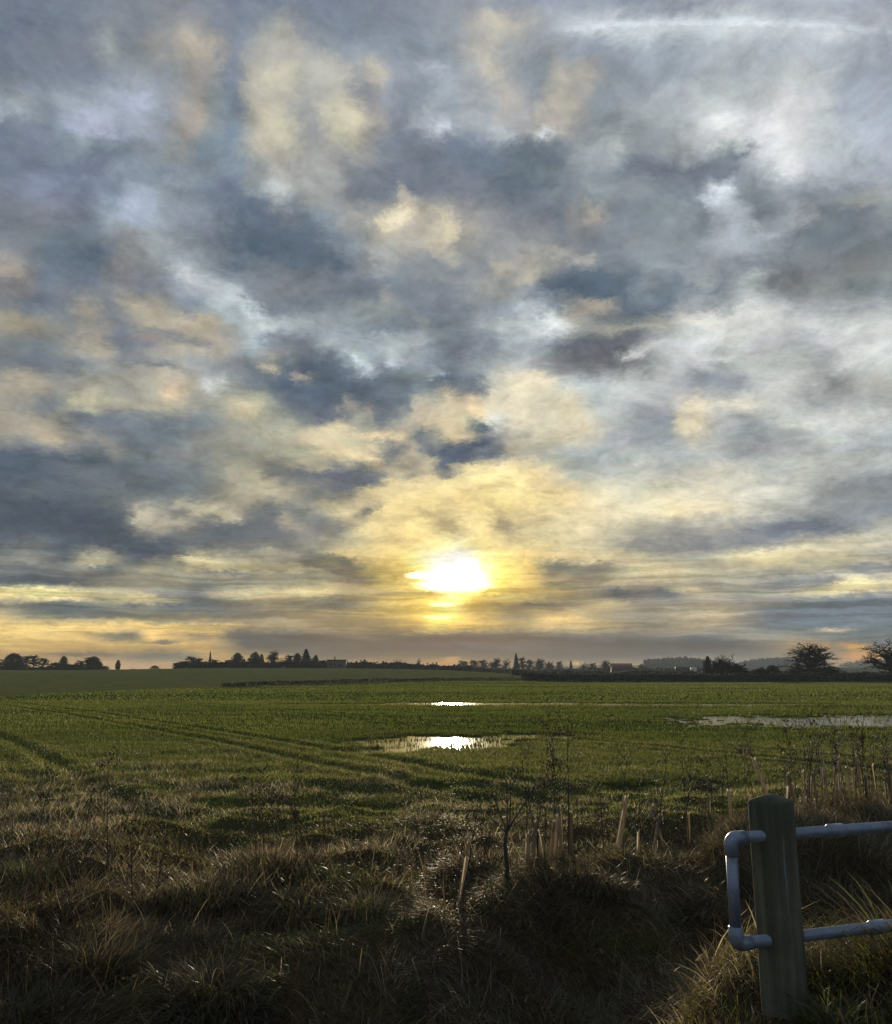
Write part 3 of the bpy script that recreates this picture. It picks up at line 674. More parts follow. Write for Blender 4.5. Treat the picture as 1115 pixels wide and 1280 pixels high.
    det = g.m('ADD', g.m('MULTIPLY', g.m('SUBTRACT', n1, .5), .75), g.m('MULTIPLY', g.m('SUBTRACT', n2, .5), .30))
    det = g.m('ADD', det, g.m('MULTIPLY', wisp, .8))
    det = g.m('ADD', det, g.m('ADD', g.m('MULTIPLY', g.m('SUBTRACT', n4, .5), .08), g.m('MULTIPLY', g.m('SUBTRACT', n5, .5), .08)))
    gain = g.m('MAXIMUM', g.m('ADD', 1.0, g.m('MULTIPLY', det, g.mr(el, 0, 8, .6, 1.3))), .35)
    lumi = g.vm('DOT_PRODUCT', out, (.3, .55, .15))
    out = g.mix(g.m('MAXIMUM', g.mr(el, 8, 26, 0, .30), g.m('MULTIPLY', g.mr(g.m('ABSOLUTE', az), 5, 14, 0, .20), g.mr(el, 3, 8, 0, 1))), out, g.xyz(lumi, lumi, lumi))         # paler, greyer high up
    out = g.vm('SCALE', out, s=gain)
    out = g.vm('SCALE', out, s=g.mr(el, .8, 3.4, .74, 1.0, 'SMOOTHSTEP'))      # darkened low down to offset the wash of the haze volume
    # flat bars of cloud with clear slits low down, seen edge-on
    bars = g.noise(g.xyz(g.m('MULTIPLY', az, .075), g.m('MULTIPLY', g.m('ADD', el, g.m('MULTIPLY', g.m('SUBTRACT', s1[1], .5), 1.0)), 1.9), 7.0), 1.0, 7, .62, .25)
    bars = g.mr(bars, .40, .60, -1, 1, 'SMOOTHSTEP')
    lowband = g.m('MULTIPLY', g.mr(el, 5.0, 9.0, 1, 0, 'SMOOTHSTEP'), g.mr(el, .6, 2.6, .25, 1, 'SMOOTHSTEP'))
    out = g.vm('SCALE', out, s=g.m('ADD', 1.0, g.m('MULTIPLY', g.m('MULTIPLY', bars, lowband), .26)))
    # an old straight contrail high on the right
    fw = g.m('ADD', g.m('MULTIPLY', y, math.cos(R(10.2))), g.m('MULTIPLY', z, math.sin(R(10.2))))
    upv = g.m('SUBTRACT', g.m('MULTIPLY', z, math.cos(R(10.2))), g.m('MULTIPLY', y, math.sin(R(10.2))))
    fw = g.m('MAXIMUM', fw, .05)
    gu = g.m('DIVIDE', x, fw); gv = g.m('DIVIDE', upv, fw)
    bow = g.m('SUBTRACT', .5475, g.m('MULTIPLY', g.m('POWER', g.m('ABSOLUTE', g.m('SUBTRACT', gu, .30)), 2.0), .25))
    fray = g.noise(g.xyz(g.m('MULTIPLY', gu, 60), g.m('MULTIPLY', gv, 90), 0.0), 1.0, 6, .7, .4)
    dist = g.m('ADD', g.m('SUBTRACT', gv, bow), g.m('MULTIPLY', g.m('SUBTRACT', fray, .5), .012))
    trail = g.m('MAXIMUM', g.mr(g.m('ABSOLUTE', dist), .0065, .001, 0, 1, 'SMOOTHSTEP'), g.mr(dist, -.030, -.002, 0, .35, 'SMOOTHSTEP'))
    trail = g.m('MULTIPLY', trail, g.m('LESS_THAN', dist, .0065))
    trail = g.m('MULTIPLY', trail, g.m('MULTIPLY', g.mr(gu, .08, .20, 0, 1, 'SMOOTHSTEP'), g.mr(gu, .62, .34, 0, 1, 'SMOOTHSTEP')))
    trail = g.m('MULTIPLY', trail, g.mr(fray, .35, .62, .35, 1.1))
    out = g.vm('ADD', out, g.vm('SCALE', (.17, .20, .22), s=trail))
    # rest of the dome (outside the measured quarter): plain dull evening overcast
    far = g.ramp(g.noise(deck, 1.5, 5, .6, .8), [(.3, s2l((.36, .42, .50)) + (1,)), (.7, s2l((.56, .60, .66)) + (1,))])
    away = g.m('MAXIMUM', g.mr(g.m('ABSOLUTE', az), 33, 50, 0, 1, 'SMOOTHSTEP'), g.mr(el, 42, 56, 0, 1, 'SMOOTHSTEP'))
    out = g.mix(away, out, far)
    # the sun behind thin cloud: a ragged saturated patch with a warm aureole
    sx, sy = SUN_AZ, SUN_EL
    ragged = g.noise(g.xyz(g.m('MULTIPLY', az, .45), g.m('MULTIPLY', el, 1.3), 4.0), 1.0, 7, .68, .6)
    def blob(cx, cy, rx, ry, rag):
        a = g.m('DIVIDE', g.m('SUBTRACT', az, cx), rx)
        b = g.m('DIVIDE', g.m('SUBTRACT', el, cy), ry)
        r2 = g.m('ADD', g.m('MULTIPLY', a, a), g.m('MULTIPLY', b, b))
        return g.m('ADD', r2, g.m('MULTIPLY', g.m('SUBTRACT', ragged, .5), rag))
    core = g.mr(blob(sx + .1, 5.70, 2.6, 1.0, 2.4), 1.25, .25, 0, 1, 'SMOOTHSTEP')
    core = g.m('MAXIMUM', core, g.mr(blob(-.3, 4.32, .9, .20, 1.6), 1.2, .2, 0, .62, 'SMOOTHSTEP'))
    core = g.m('MAXIMUM', core, g.mr(blob(-.55, 3.48, 1.1, .18, 1.6), 1.2, .2, 0, .55, 'SMOOTHSTEP'))
    core = g.m('MAXIMUM', core, g.mr(blob(1.45, 6.75, .9, .60, 1.8), 1.2, .25, 0, 1, 'SMOOTHSTEP'))
    core = g.m('MAXIMUM', core, g.mr(blob(-1.6, 6.15, 1.2, .28, 1.2), 1.2, .25, 0, 1, 'SMOOTHSTEP'))
    notch = g.mr(blob(-2.2, 5.80, 1.3, .13, 1.0), 1.3, .3, 0, .9, 'SMOOTHSTEP')
    core = g.m('MULTIPLY', core, g.m('SUBTRACT', 1.0, notch))
    glow = g.m('POWER', 2.718, g.m('MULTIPLY', blob(sx, 5.6, 4.4, 2.6, .6), -1.0))
    ad = g.vm('SCALE', (0.12, 0.07, 0.0), s=g.m('MULTIPLY', glow, g.mr(n1, .35, .6, .6, 1.0)))
    out = g.vm('ADD', out, ad)
    out = g.vm('ADD', out, g.vm('SCALE', (1.7, 1.45, .9), s=g.m('POWER', core, 1.5)))
    # clear sky above the clouds
    sky = g.n('ShaderNodeTexSky', sky_type='NISHITA', sun_disc=False)
    sky.sun_elevation = R(SUN_EL)
    sky.sun_rotation = R(SUN_AZ)
    clear = g.vm('SCALE', sky.outputs[0], s=.05)
    fin = g.mix(.96, clear, out)
    below = g.m('LESS_THAN', z, -0.02)
    fin = g.mix(below, fin, (.03, .035, .025, 1))
    bg = g.n('ShaderNodeBackground')
    g.l(fin, bg.inputs[0])
    bg.inputs[1].default_value = 1.0
    o = g.n('ShaderNodeOutputWorld')
    g.l(bg.outputs[0], o.inputs[0])
build_world()
world.cycles.sampling_method = 'MANUAL'
world.cycles.sample_map_resolution = 512

sun_d = bpy.data.lights.new("sun", 'SUN')
sun = bpy.data.objects.new("sun", sun_d)
COL.objects.link(sun)
sun_d.energy = 5.0
sun_d.angle = R(0.6)
sun_d.color = (1.0, .83, .58)
sd = Vector((math.sin(R(SUN_AZ)) * math.cos(R(SUN_EL)), math.cos(R(SUN_AZ)) * math.cos(R(SUN_EL)), math.sin(R(SUN_EL))))
sun.rotation_euler = sd.to_track_quat('Z', 'Y').to_euler()
sun.location = (0, 40, 30)

sc.view_settings.view_transform = 'Standard'
sc.view_settings.look = 'None'
sc.view_settings.exposure = 0
sc.view_settings.gamma = 1

# ------------------------------------------------------------------ numeric noise used for the lie of the land
_tab = np.random.default_rng(99).random((256, 256)).astype(np.float32)
def vnoise(x, y):
    xi = np.floor(x).astype(np.int64); yi = np.floor(y).astype(np.int64)
    fx = x - xi; fy = y - yi
    fx = fx * fx * (3 - 2 * fx); fy = fy * fy * (3 - 2 * fy)
    a = _tab[xi & 255, yi & 255]; b = _tab[(xi + 1) & 255, yi & 255]
    c = _tab[xi & 255, (yi + 1) & 255]; d = _tab[(xi + 1) & 255, (yi + 1) & 255]
    return (a * (1 - fx) + b * fx) * (1 - fy) + (c * (1 - fx) + d * fx) * fy
def fbm(x, y, s=1.0, o=4, g=.5):
    t = 0; a = 1; n = 0
    for i in range(o):
        t = t + a * vnoise(x * s + 17.3 * i, y * s - 9.1 * i); n += a
        a *= g; s *= 2.03
    return t / n                    # 0..1
def sst(a, b, v):
    t = np.clip((v - a) / (b - a), 0, 1)
    return t * t * (3 - 2 * t)

WATER_Z = -0.035
# flooded hollows: centre x, y, half width, half depth (metres)
POOLS = [(0.15, 27.2, 2.75, 3.0), (-1.9, 24.4, 1.5, 1.1), (-1.7, 27.0, 1.7, 1.9), (20.6, 38.8, 12.6, 6.2), (31, 40, 12, 5.0), (2.5, 60.5, 10, 3.4), (14, 59.5, 9, 2.8), (-7.5, 59.5, 4.5, 1.4), (21.5, 60.3, 5, 1.3),
         (2.9, 29.8, 2.0, 1.3)]
def pool_mask(x, y):
    m = np.full(np.shape(x), -9.0)
    for cx, cy, rx, ry in POOLS:
        m = np.maximum(m, 1.0 - np.sqrt(((x - cx) / rx) ** 2 + ((y - cy) / ry) ** 2))
    return m + (fbm(x, y * .7, .8, 3) - .5) * .9 + (fbm(x + 5, y, 3.2, 3) - .5) * .75

def crest(x):
    """line of the planted hedge on top of the far bank of the ditch"""
    return np.clip(8.1 + .73 * np.asarray(x, float), 7.4, 13.5)
def height(x, y):
    x = np.asarray(x, float); y = np.asarray(y, float)
    r = np.hypot(x, y); az = np.degrees(np.arctan2(x, y))
    # roadside verge, ditch, far bank
    edge = 2.2 + 1.35 * sst(.45, 1.25, x) + .12 * np.sin(x * 2.3)
    cr = crest(x)
    z = (.80 + .13 * sst(.5, 1.2, x)) * (1 - sst(edge, edge + 2.0, y))
    z = z - .46 * sst(edge + .4, 5.6, y) * (1 - sst(cr - 2.5, cr - .1, y)) * (.6 + .4 * sst(-3, 1, x))
    z = z + .20 * sst(cr - 2.2, cr, y) * (1 - sst(cr + 1.2, cr + 5, y)) * (.35 + .65 * sst(-.5, 2.0, x))
    # hummocky margin
    hm = sst(5, 8, y) * (1 - sst(16, 24, y))
    z = z + hm * (((fbm(x, y, .75, 3) - .5) * .46 + (fbm(x + 9, y, 2.0, 2) - .5) * .16) * (1 - .55 * sst(11.5, 16, y)))
    z = z + sst(4.5, 6, y) * (1 - sst(9, 12, y)) * (sst(.48, .68, fbm(x + 40, y + 13, 1.25, 2)) - .4) * .16
    # field surface
    fm = sst(10, 18, y)
    z = z + fm * (1 - sst(150, 260, r)) * ((fbm(x, y, .16, 3) - .5) * .08 + (fbm(x, y, 1.6, 3) - .5) * .045)
    # tractor ruts
    dx, dy = .545, -.838
    across = x * dy * -1 + y * dx
    for off in (7.9, 9.6, 17.5, 19.3, 1.2, 2.9, 33, 34.8):
        d = across - off + 1.2 * np.sin((x * dx + y * dy) * .05)
        z = z + fm * (x < 12) * (-.05 * np.exp(-(d / .22) ** 2) + .03 * np.exp(-((np.abs(d) - .45) / .2) ** 2))
    # pools
    pm = pool_mask(x, y)
    z = z * (1 - sst(-.25, .1, pm) * .6) - .10 * sst(-.06, .45, pm)
    # low hill on the left, falling away to the right
    H = np.interp(az, [-60, -30, -22, -17.7, -13, -6.5, -2.9, .6, 4.7, 8.5], [3.0, 3.0, 3.1, 3.6, 4.0, 3.9, 3.6, 3.0, 1.4, 0])
    H = np.where(np.abs(az) > 90, 0, H)
    z = z + H * sst(120, 385, r) 
    z = z - (r > 385) * H * .5 * sst(385, 520, r)
    # gentle rise beyond the road on the right
    z = z + 1.2 * sst(215, 420, r) * sst(3, 12, az)
    z = z + 9.0 * sst(600, 1500, r) * sst(-12, 16, az)
    return z

def nz(x, y):
    return float(height(np.array([x]), np.array([y]))[0])

def make_mesh(name, V, Fc, mats=None, smooth=False, attrs=None, fmat=None):
    """V (n,3); Fc: list of arrays of faces with the same number of corners"""
    me = bpy.data.meshes.new(name)
    V = np.asarray(V, np.float32)
    if not isinstance(Fc, list):
        Fc = [Fc]
    Fc = [np.asarray(f, np.int32) for f in Fc if len(f)]
    nl = sum(f.size for f in Fc); nf = sum(len(f) for f in Fc)
    me.vertices.add(len(V)); me.vertices.foreach_set('co', V.ravel())
    me.loops.add(nl); me.polygons.add(nf)
    me.loops.foreach_set('vertex_index', np.concatenate([f.ravel() for f in Fc]))
    sizes = np.concatenate([np.full(len(f), f.shape[1], np.int32) for f in Fc])
    starts = np.concatenate([[0], np.cumsum(sizes)[:-1]]).astype(np.int32)
    me.polygons.foreach_set('loop_start', starts)
    if smooth:
        me.polygons.foreach_set('use_smooth', np.ones(nf, bool))
    if fmat is not None:
        me.polygons.foreach_set('material_index', np.asarray(fmat, np.int32))
    if attrs:
        for k, v in attrs.items():
            a = me.attributes.new(k, 'FLOAT', 'POINT')
            a.data.foreach_set('value', np.asarray(v, np.float32))
    me.update(calc_edges=True)
    for m in (mats or []):
        me.materials.append(m)
    return me

def obj(name, me, parent=None, loc=None):
    o = bpy.data.objects.new(name, me)
    COL.objects.link(o)
    if parent:
        o.parent = parent
    if loc is not None:
        o.location = loc
    return o
def tag(o, label=None, cat=None, group=None, kind=None):
    for k, v in (('label', label), ('category', cat), ('group', group), ('kind', kind)):
        if v:
            o[k] = v
    return o
def empty(name, loc, rz=0.0):
    o = bpy.data.objects.new(name, None)
    COL.objects.link(o)
    o.location = loc; o.rotation_euler = (0, 0, rz); o.empty_display_size = .2
    return o
def copy_tree(o, parent=None):
    c = o.copy(); COL.objects.link(c)
    if parent:
        c.parent = parent
    for ch in [q for q in o.children]:
        copy_tree(ch, c)
    return c
def at(px, D, dz=0.0):
    """ground point at distance D (metres forward) on the bearing of column px of the photograph"""
    x = (px - 557.5) / 1137.0 * D
    return Vector((x, D, nz(x, D) + dz))

# ------------------------------------------------------------------ materials
def mat(name, build, **kw):
    m = bpy.data.materials.new(name)
    m.use_nodes = True
    g = NT(m.node_tree)
    out = g.n('ShaderNodeOutputMaterial')
    build(g, out, **kw)
    return m
def C(r, g_, b):
    return (r, g_, b, 1)
def foliage_shader(g, out, col, trans=.4, gloss=.06, rough=.35):
    d = g.n('ShaderNodeBsdfDiffuse'); g.put(d.inputs[0], col)
    t = g.n('ShaderNodeBsdfTranslucent'); g.put(t.inputs[0], col)
    a = g.n('ShaderNodeMixShader'); g.put(a.inputs[0], trans)
    g.l(d.outputs[0], a.inputs[1]); g.l(t.outputs[0], a.inputs[2])
    s = g.n('ShaderNodeBsdfGlossy'); s.inputs['Roughness'].default_value = rough
    s.inputs[0].default_value = (1, 1, 1, 1)
    b = g.n('ShaderNodeMixShader'); g.put(b.inputs[0], gloss)
    g.l(a.outputs[0], b.inputs[1]); g.l(s.outputs[0], b.inputs[2])
    g.l(b.outputs[0], out.inputs[0])

def m_grass(g, out, trans=.45, gloss=.03, bright=1.0):
    tone = g.n('ShaderNodeAttribute', attribute_name='tone').outputs['Fac']
    gr = g.n('ShaderNodeAttribute', attribute_name='green').outputs['Fac']
    dead = g.ramp(tone, [(0, C(.034, .026, .014)), (.4, C(.115, .088, .044)), (.75, C(.29, .23, .125)), (1, C(.60, .50, .32))])
    live = g.ramp(tone, [(0, C(.050, .062, .016)), (.4, C(.120, .150, .030)), (.75, C(.205, .22, .046)), (1, C(.33, .30, .10))])
    c = g.mix(gr, dead, live)
    c = g.vm('SCALE', c, s=bright)
    foliage_shader(g, out, c, trans, gloss)
M_grass = mat('dead and live grass', m_grass, trans=.55)
M_field = mat('young cereal crop', m_grass, trans=.5, gloss=.015)

def m_ground(g, out):
    geo = g.n('ShaderNodeNewGeometry')
    P = geo.outputs['Position']
    x, y, z = g.sep(P)[:3]
    r = g.vm('LENGTH', g.xyz(x, y, 0.0))
    n1 = g.noise(P, .35, 5, .6)
    n2 = g.noise(P, 3.0, 5, .65)
    n3 = g.noise(P, 22.0, 4, .65)
    soil = g.ramp(n3, [(.3, C(.022, .017, .011)), (.7, C(.06, .045, .028))])
    green = g.ramp(n2, [(.25, C(.030, .050, .012)), (.55, C(.058, .088, .020)), (.8, C(.10, .12, .03))])
    thatch = g.ramp(n3, [(.3, C(.030, .022, .012)), (.7, C(.10, .070, .038))])
    f = g.m('ADD', g.mr(n1, .35, .65, .55, 1.0), g.m('MULTIPLY', g.m('SUBTRACT', n2, .5), .5), clamp=True)
    field = g.mix(f, soil, green)
    near = g.mix(g.mr(y, 9, 17, 0, 1, 'SMOOTHSTEP'), thatch, field)
    # pasture, ploughed and stubble fields further off
    far = g.n('ShaderNodeTexVoronoi'); g.l(g.vm('MULTIPLY', P, (.0035, .007, 0)), far.inputs['Vector']); far.inputs['Scale'].default_value = 1.0
    fsep = g.sep(far.outputs['Color'])
    farc = g.ramp(fsep[0], [(0, C(.050, .082, .030)), (.45, C(.060, .088, .034)), (.5, C(.085, .065, .042)), (.7, C(.10, .115, .05)), (1, C(.045, .07, .028))], 'CONSTANT')
    hill = g.ramp(n1, [(.35, C(.10, .110, .036)), (.65, C(.165, .165, .060))])
    az = g.m('ARCTAN2', x, y)
    edge = g.mr(az, -.46, .10, 84, 203)
    c = g.mix(g.mr(g.m('SUBTRACT', r, edge), -2, 3, 0, 1), near, hill)
    c = g.mix(g.mr(r, 420, 520, 0, 1), c, farc)
    # damp mud round the pools
    mud = g.mr(z, -.10, -.025, 1, 0)
    c = g.mix(g.m('MULTIPLY', mud, g.mr(y, 17, 19, 0, 1)), c, C(.03, .026, .018))
    b = g.n('ShaderNodeBsdfDiffuse')
    g.l(c, b.inputs[0])
    bp = g.n('ShaderNodeBump'); bp.inputs['Strength'].default_value = .6; bp.inputs['Distance'].default_value = .03
    g.l(n3, bp.inputs['Height']); g.l(bp.outputs[0], b.inputs['Normal'])
    g.l(b.outputs[0], out.inputs[0])
M_ground = mat('soil, thatch and pasture', m_ground)

def m_water(g, out):
    P = g.n('ShaderNodeNewGeometry').outputs['Position']
    b = g.n('ShaderNodeBsdfPrincipled')
    b.inputs['Base Color'].default_value = C(.02, .017, .010)
    b.inputs['Roughness'].default_value = .105
    b.inputs['IOR'].default_value = 1.33
    n = g.noise(g.vm('MULTIPLY', P, (1, 1, 0)), 9.0, 3, .6)
    bp = g.n('ShaderNodeBump'); bp.inputs['Strength'].default_value = .2; bp.inputs['Distance'].default_value = .02
    g.l(n, bp.inputs['Height']); g.l(bp.outputs[0], b.inputs['Normal'])
    g.l(b.outputs[0], out.inputs[0])
M_water = mat('standing water', m_water)

# ------------------------------------------------------------------ ground: one sheet to the horizon
def build_ground():
    px = np.arange(745, 10.9, -1.0)
    r = np.concatenate([[0.0, .5, 1.0, 1.6, 2.2, 2.6], 2 * 1118 / px, np.geomspace(206, 9000, 130)])
    azf = np.linspace(-34, 34, 720)
    az = np.radians(np.concatenate([np.linspace(-180, -35, 60), azf, np.linspace(35, 180, 60)[:-1]]))
    A, Rr = np.meshgrid(az, r)
    X = Rr * np.sin(A); Y = Rr * np.cos(A)
    Z = height(X, Y)
    V = np.stack([X, Y, Z], -1).reshape(-1, 3)
    n, m = X.shape
    i, j = np.meshgrid(np.arange(n - 1), np.arange(m), indexing='ij')
    j2 = (j + 1) % m
    Fq = np.stack([i * m + j, i * m + j2, (i + 1) * m + j2, (i + 1) * m + j], -1).reshape(-1, 4)[:, ::-1]
    me = make_mesh('ground', V, Fq, [M_ground], smooth=True)
    o = obj('ground', me)
    tag(o, kind='structure')
    return o
build_ground()

def build_water(name, cx, cy, rx, ry):
    n = 72
    a = np.linspace(0, 2 * np.pi, n, endpoint=False)
    rad = 1.25 + .08 * np.sin(3 * a + cx) + .05 * np.sin(7 * a)
    V = [[cx, cy, WATER_Z]]
    for k in (.5, 1.0):
        for t in range(n):
            V.append([cx + rx * rad[t] * k * math.cos(a[t]), cy + ry * rad[t] * k * math.sin(a[t]), WATER_Z])
    tri = [[0, 1 + t, 1 + (t + 1) % n] for t in range(n)]
    quad = [[1 + t, 1 + n + t, 1 + n + (t + 1) % n, 1 + (t + 1) % n] for t in range(n)]
    me = make_mesh(name, V, [np.array(tri), np.array(quad)], [M_water], smooth=True)
    tag(obj(name, me), kind='structure')
build_water('water', .3, 27.2, 5.2, 5.6)
build_water('water', 25, 39, 19, 6.6)
build_water('water', 4, 60.3, 21, 3.6)

# ------------------------------------------------------------------ blades of grass
def blades(P, L, phi, th0, th1, w, segs, tone, green, twist=None):
    """P (n,3) roots; L length; phi direction of lean; th0..th1 angle from the vertical root..tip; w width"""
    n = len(P)
    P = np.asarray(P, np.float32)
    if twist is None:
        twist = rng.random(n) * np.pi
    wx = np.cos(twist)[:, None]; wy = np.sin(twist)[:, None]
    W = np.concatenate([wx, wy, np.zeros((n, 1))], 1) * (w / 2)[:, None]
    pts = [P]
    for s in range(segs):
        th = th0 + (th1 - th0) * ((s + .5) / segs)
        st = (L / segs)
        pts.append(pts[-1] + np.stack([np.sin(th) * np.cos(phi) * st, np.sin(th) * np.sin(phi) * st, np.cos(th) * st], 1))
    V = []
    for s in range(segs):
        k = 1 - .55 * s / segs
        V += [pts[s] - W * k, pts[s] + W * k]
    V.append(pts[segs])
    nv = 2 * segs + 1
    V = np.stack(V, 1).reshape(-1, 3)
    base = (np.arange(n) * nv)[:, None]
    quads = []
    for s in range(segs - 1):
        quads.append(base + np.array([[2 * s, 2 * s + 1, 2 * s + 3, 2 * s + 2]]))
    tri = base + np.array([[2 * segs - 2, 2 * segs - 1, 2 * segs]])
    q = np.concatenate(quads) if quads else np.zeros((0, 4), int)
    return V, q, tri, np.repeat(tone, nv), np.repeat(green, nv)
class Bl:
    def __init__(self): self.p = []
    def add(self, *a, **k):
        if len(a[0]): self.p.append(blades(*a, **k))
    def build(self, name, m):
        off = 0; V = []; Q = []; T = []; to = []; gr = []
        for v, q, t, a, b in self.p:
            V.append(v); Q.append(q + off); T.append(t + off); to.append(a); gr.append(b); off += len(v)
        return make_mesh(name, np.concatenate(V), [np.concatenate(Q), np.concatenate(T)], [m], attrs={'tone': np.concatenate(to), 'green': np.concatenate(gr)})

def scatter(n, y0, y1, half=.56, extra=.6, power=1.0):
    """random points in the view wedge between distances y0 and y1 (uniform per area for power 1)"""
    u = rng.random(n)
    y = np.sqrt(y0 ** 2 + (y1 ** 2 - y0 ** 2) * u) if power == 1 else y0 * (y1 / y0) ** u
    x = (rng.random(n) * 2 - 1) * (y * half + extra)
    return x, y
def rr(n, a, b):
    return a + (b - a) * rng.random(n)

def rough_grass():
    B = Bl()
    # long dead grass of the ditch and its far bank, falling over in clumps
    n = 360000
    x, y = scatter(n, 3.3, 13.5, .54, .5)
    k = (y < crest(x) + rr(n, -.3, 1.1))
    x, y = x[k], y[k]; n = len(x)
    z = height(x, y)
    cl = fbm(x, y, 1.5, 3)
    greenz = sst(.54, .70, fbm(x + 31, y + 5, .8, 3)) * .75 + .20 + .35 * sst(.0, 2.0, y - crest(x))
    lay = fbm(x - 12, y + 40, .6, 2)
    phi = 2 * np.pi * fbm(x + 3, y, .9, 2) * 2.2 + rr(n, -.9, .9)
    L = (.13 + .50 * np.clip(cl - .22, 0, 1)) * rr(n, .5, 1.25) * (1 - .45 * sst(0, 2, y - crest(x)))
    L = L * np.where(y < 4.6, .8, 1)
    th0 = rr(n, .15, 1.0) + .5 * sst(.45, .7, lay); th1 = th0 + rr(n, .2, 1.8) + .3
    tone = np.clip(.15 + .75 * rng.random(n) ** 1.6 * (.6 + .8 * cl), 0, 1)
    isg = (rng.random(n) < greenz).astype(float)
    L = np.where(isg > 0, L * .6, L)
    B.add(np.stack([x, y, z - .01], 1), L, phi, th0, th1, rr(n, .0026, .0062), 4, tone * 1.0, isg)
    # curled dead leaves and litter among the blades
    n = 26000
    x, y = scatter(n, 3.6, 12, .54, .5)
    z = height(x, y) + rr(n, .0, .16) * (fbm(x, y, 1.5, 2))
    B.add(np.stack([x, y, z], 1), rr(n, .03, .11), rr(n, 0, 6.28), rr(n, .2, 1.5), rr(n, .8, 2.6), rr(n, .006, .017), 3, rr(n, .0, .75) ** 1.3, (rng.random(n) < .12).astype(float))
    # stiff broken weed stems, thickest on the left
    n = 5200
    x, y = scatter(n, 4.6, 10.5, .54, .5)
    k = rng.random(n) < .18 + .82 * (1 - sst(-2.2, .6, x))
    x, y = x[k], y[k]; n = len(x)
    k = fbm(x, y, 1.2, 3)
    B.add(np.stack([x, y, height(x, y)], 1), rr(n, .10, .42) * (.3 + 1.0 * k), rr(n, 0, 6.28), rr(n, 0, .45), rr(n, .05, .8), rr(n, .004, .009), 3, rr(n, 0, .45), np.zeros(n))
    # sparse pale stalks
    n = 600
    x, y = scatter(n, 4.2, 10, .54, .5)
    B.add(np.stack([x, y, height(x, y)], 1), rr(n, .12, .36), rr(n, 0, 6.28), rr(n, 0, .9), rr(n, .3, 1.5), rr(n, .003, .006), 4, rr(n, .75, 1), np.zeros(n))
    o = obj('rough_grass', B.build('rough_grass', M_grass))
    tag(o, 'long dead brown grass lying over the dark ditch and bank', 'grass', kind='stuff')
    # margin between bank and crop
    B = Bl()
    n = 330000
    x, y = scatter(n, 8.5, 27, .54, .5)
    k = (y > crest(x) + rr(n, -.5, 1.0))
    x, y = x[k], y[k]; n = len(x)
    z = height(x, y)
    # patches: short green turf, longer straw, bare brown thatch; straw thins out into the crop
    t = sst(11, 23, y + (fbm(x, y, .35, 4) - .5) * 15 + 2.0 * sst(-6, 3, x) - 1.0)
    patch = fbm(x + 8, y * 1.2 + 21, .62, 4, .6)
    straw = sst(.40, .60, patch) * (1 - .85 * t) * (1 - .35 * sst(-1, 3, x))
    bump = fbm(x, y, 1.3, 3)
    isg = (rng.random(n) > .08 + .80 * straw).astype(float)
    L = (.060 + .015 * t + .13 * straw * sst(.35, .65, bump)) * rr(n, .4, 1.3)
    L = L * np.where(isg > 0, 1.0, 1.1)
    th0 = rr(n, .1, .9)
    B.add(np.stack([x, y, z - .005], 1), L, rr(n, 0, 6.28), th0, th0 + rr(n, .3, 1.6), rr(n, .0045, .010) * (1 + .5 * t), 3,
          np.clip(.08 + rng.random(n) * (.60 + .9 * fbm(x, y, 2.0, 3)), 0, 1), isg)
    o = obj('margin_grass', B.build('margin_grass', M_grass))
    tag(o, 'tufted mixed green and straw coloured grass at the field edge', 'grass', kind='stuff')

def glints():
    n = 2200
    x, y = scatter(n, 7.6, 14.5, .54, .3, power=0)
    k = (y > crest(x) - .6) & (rng.random(n) < (.10 + 1.3 * sst(.5, .66, fbm(x, y, .9, 3))) * (.35 + .65 * sst(-1.5, .5, x)))
    x, y = x[k], y[k]; n = len(x)
    P = np.stack([x, y, height(x, y) + rr(n, .03, .17)], 1)
    s = rr(n, .002, .0045)[:, None]
    d = np.array([[1, 0, 0], [-.5, .8, 0], [-.5, -.8, 0], [0, 0, 1.3], [0, 0, -1.3]])
    V = (P[:, None, :] + d[None] * s[:, None]).reshape(-1, 3)
    T = (np.arange(n) * 5)[:, None, None] + np.array([[0, 1, 3], [1, 2, 3], [2, 0, 3], [1, 0, 4], [2, 1, 4], [0, 2, 4]])[None]
    tag(obj('dew', make_mesh('dew', V, T.reshape(-1, 3), [M_glint])), 'tiny white specks standing for dew glints in the grass', 'dew', kind='stuff')
def m_pale(g, out):
    foliage_shader(g, out, C(.85, .85, .80), .6, .12, .2)  # white colour stands in for the glint of dew drops
M_glint = mat('white dew and bud glints', m_pale)
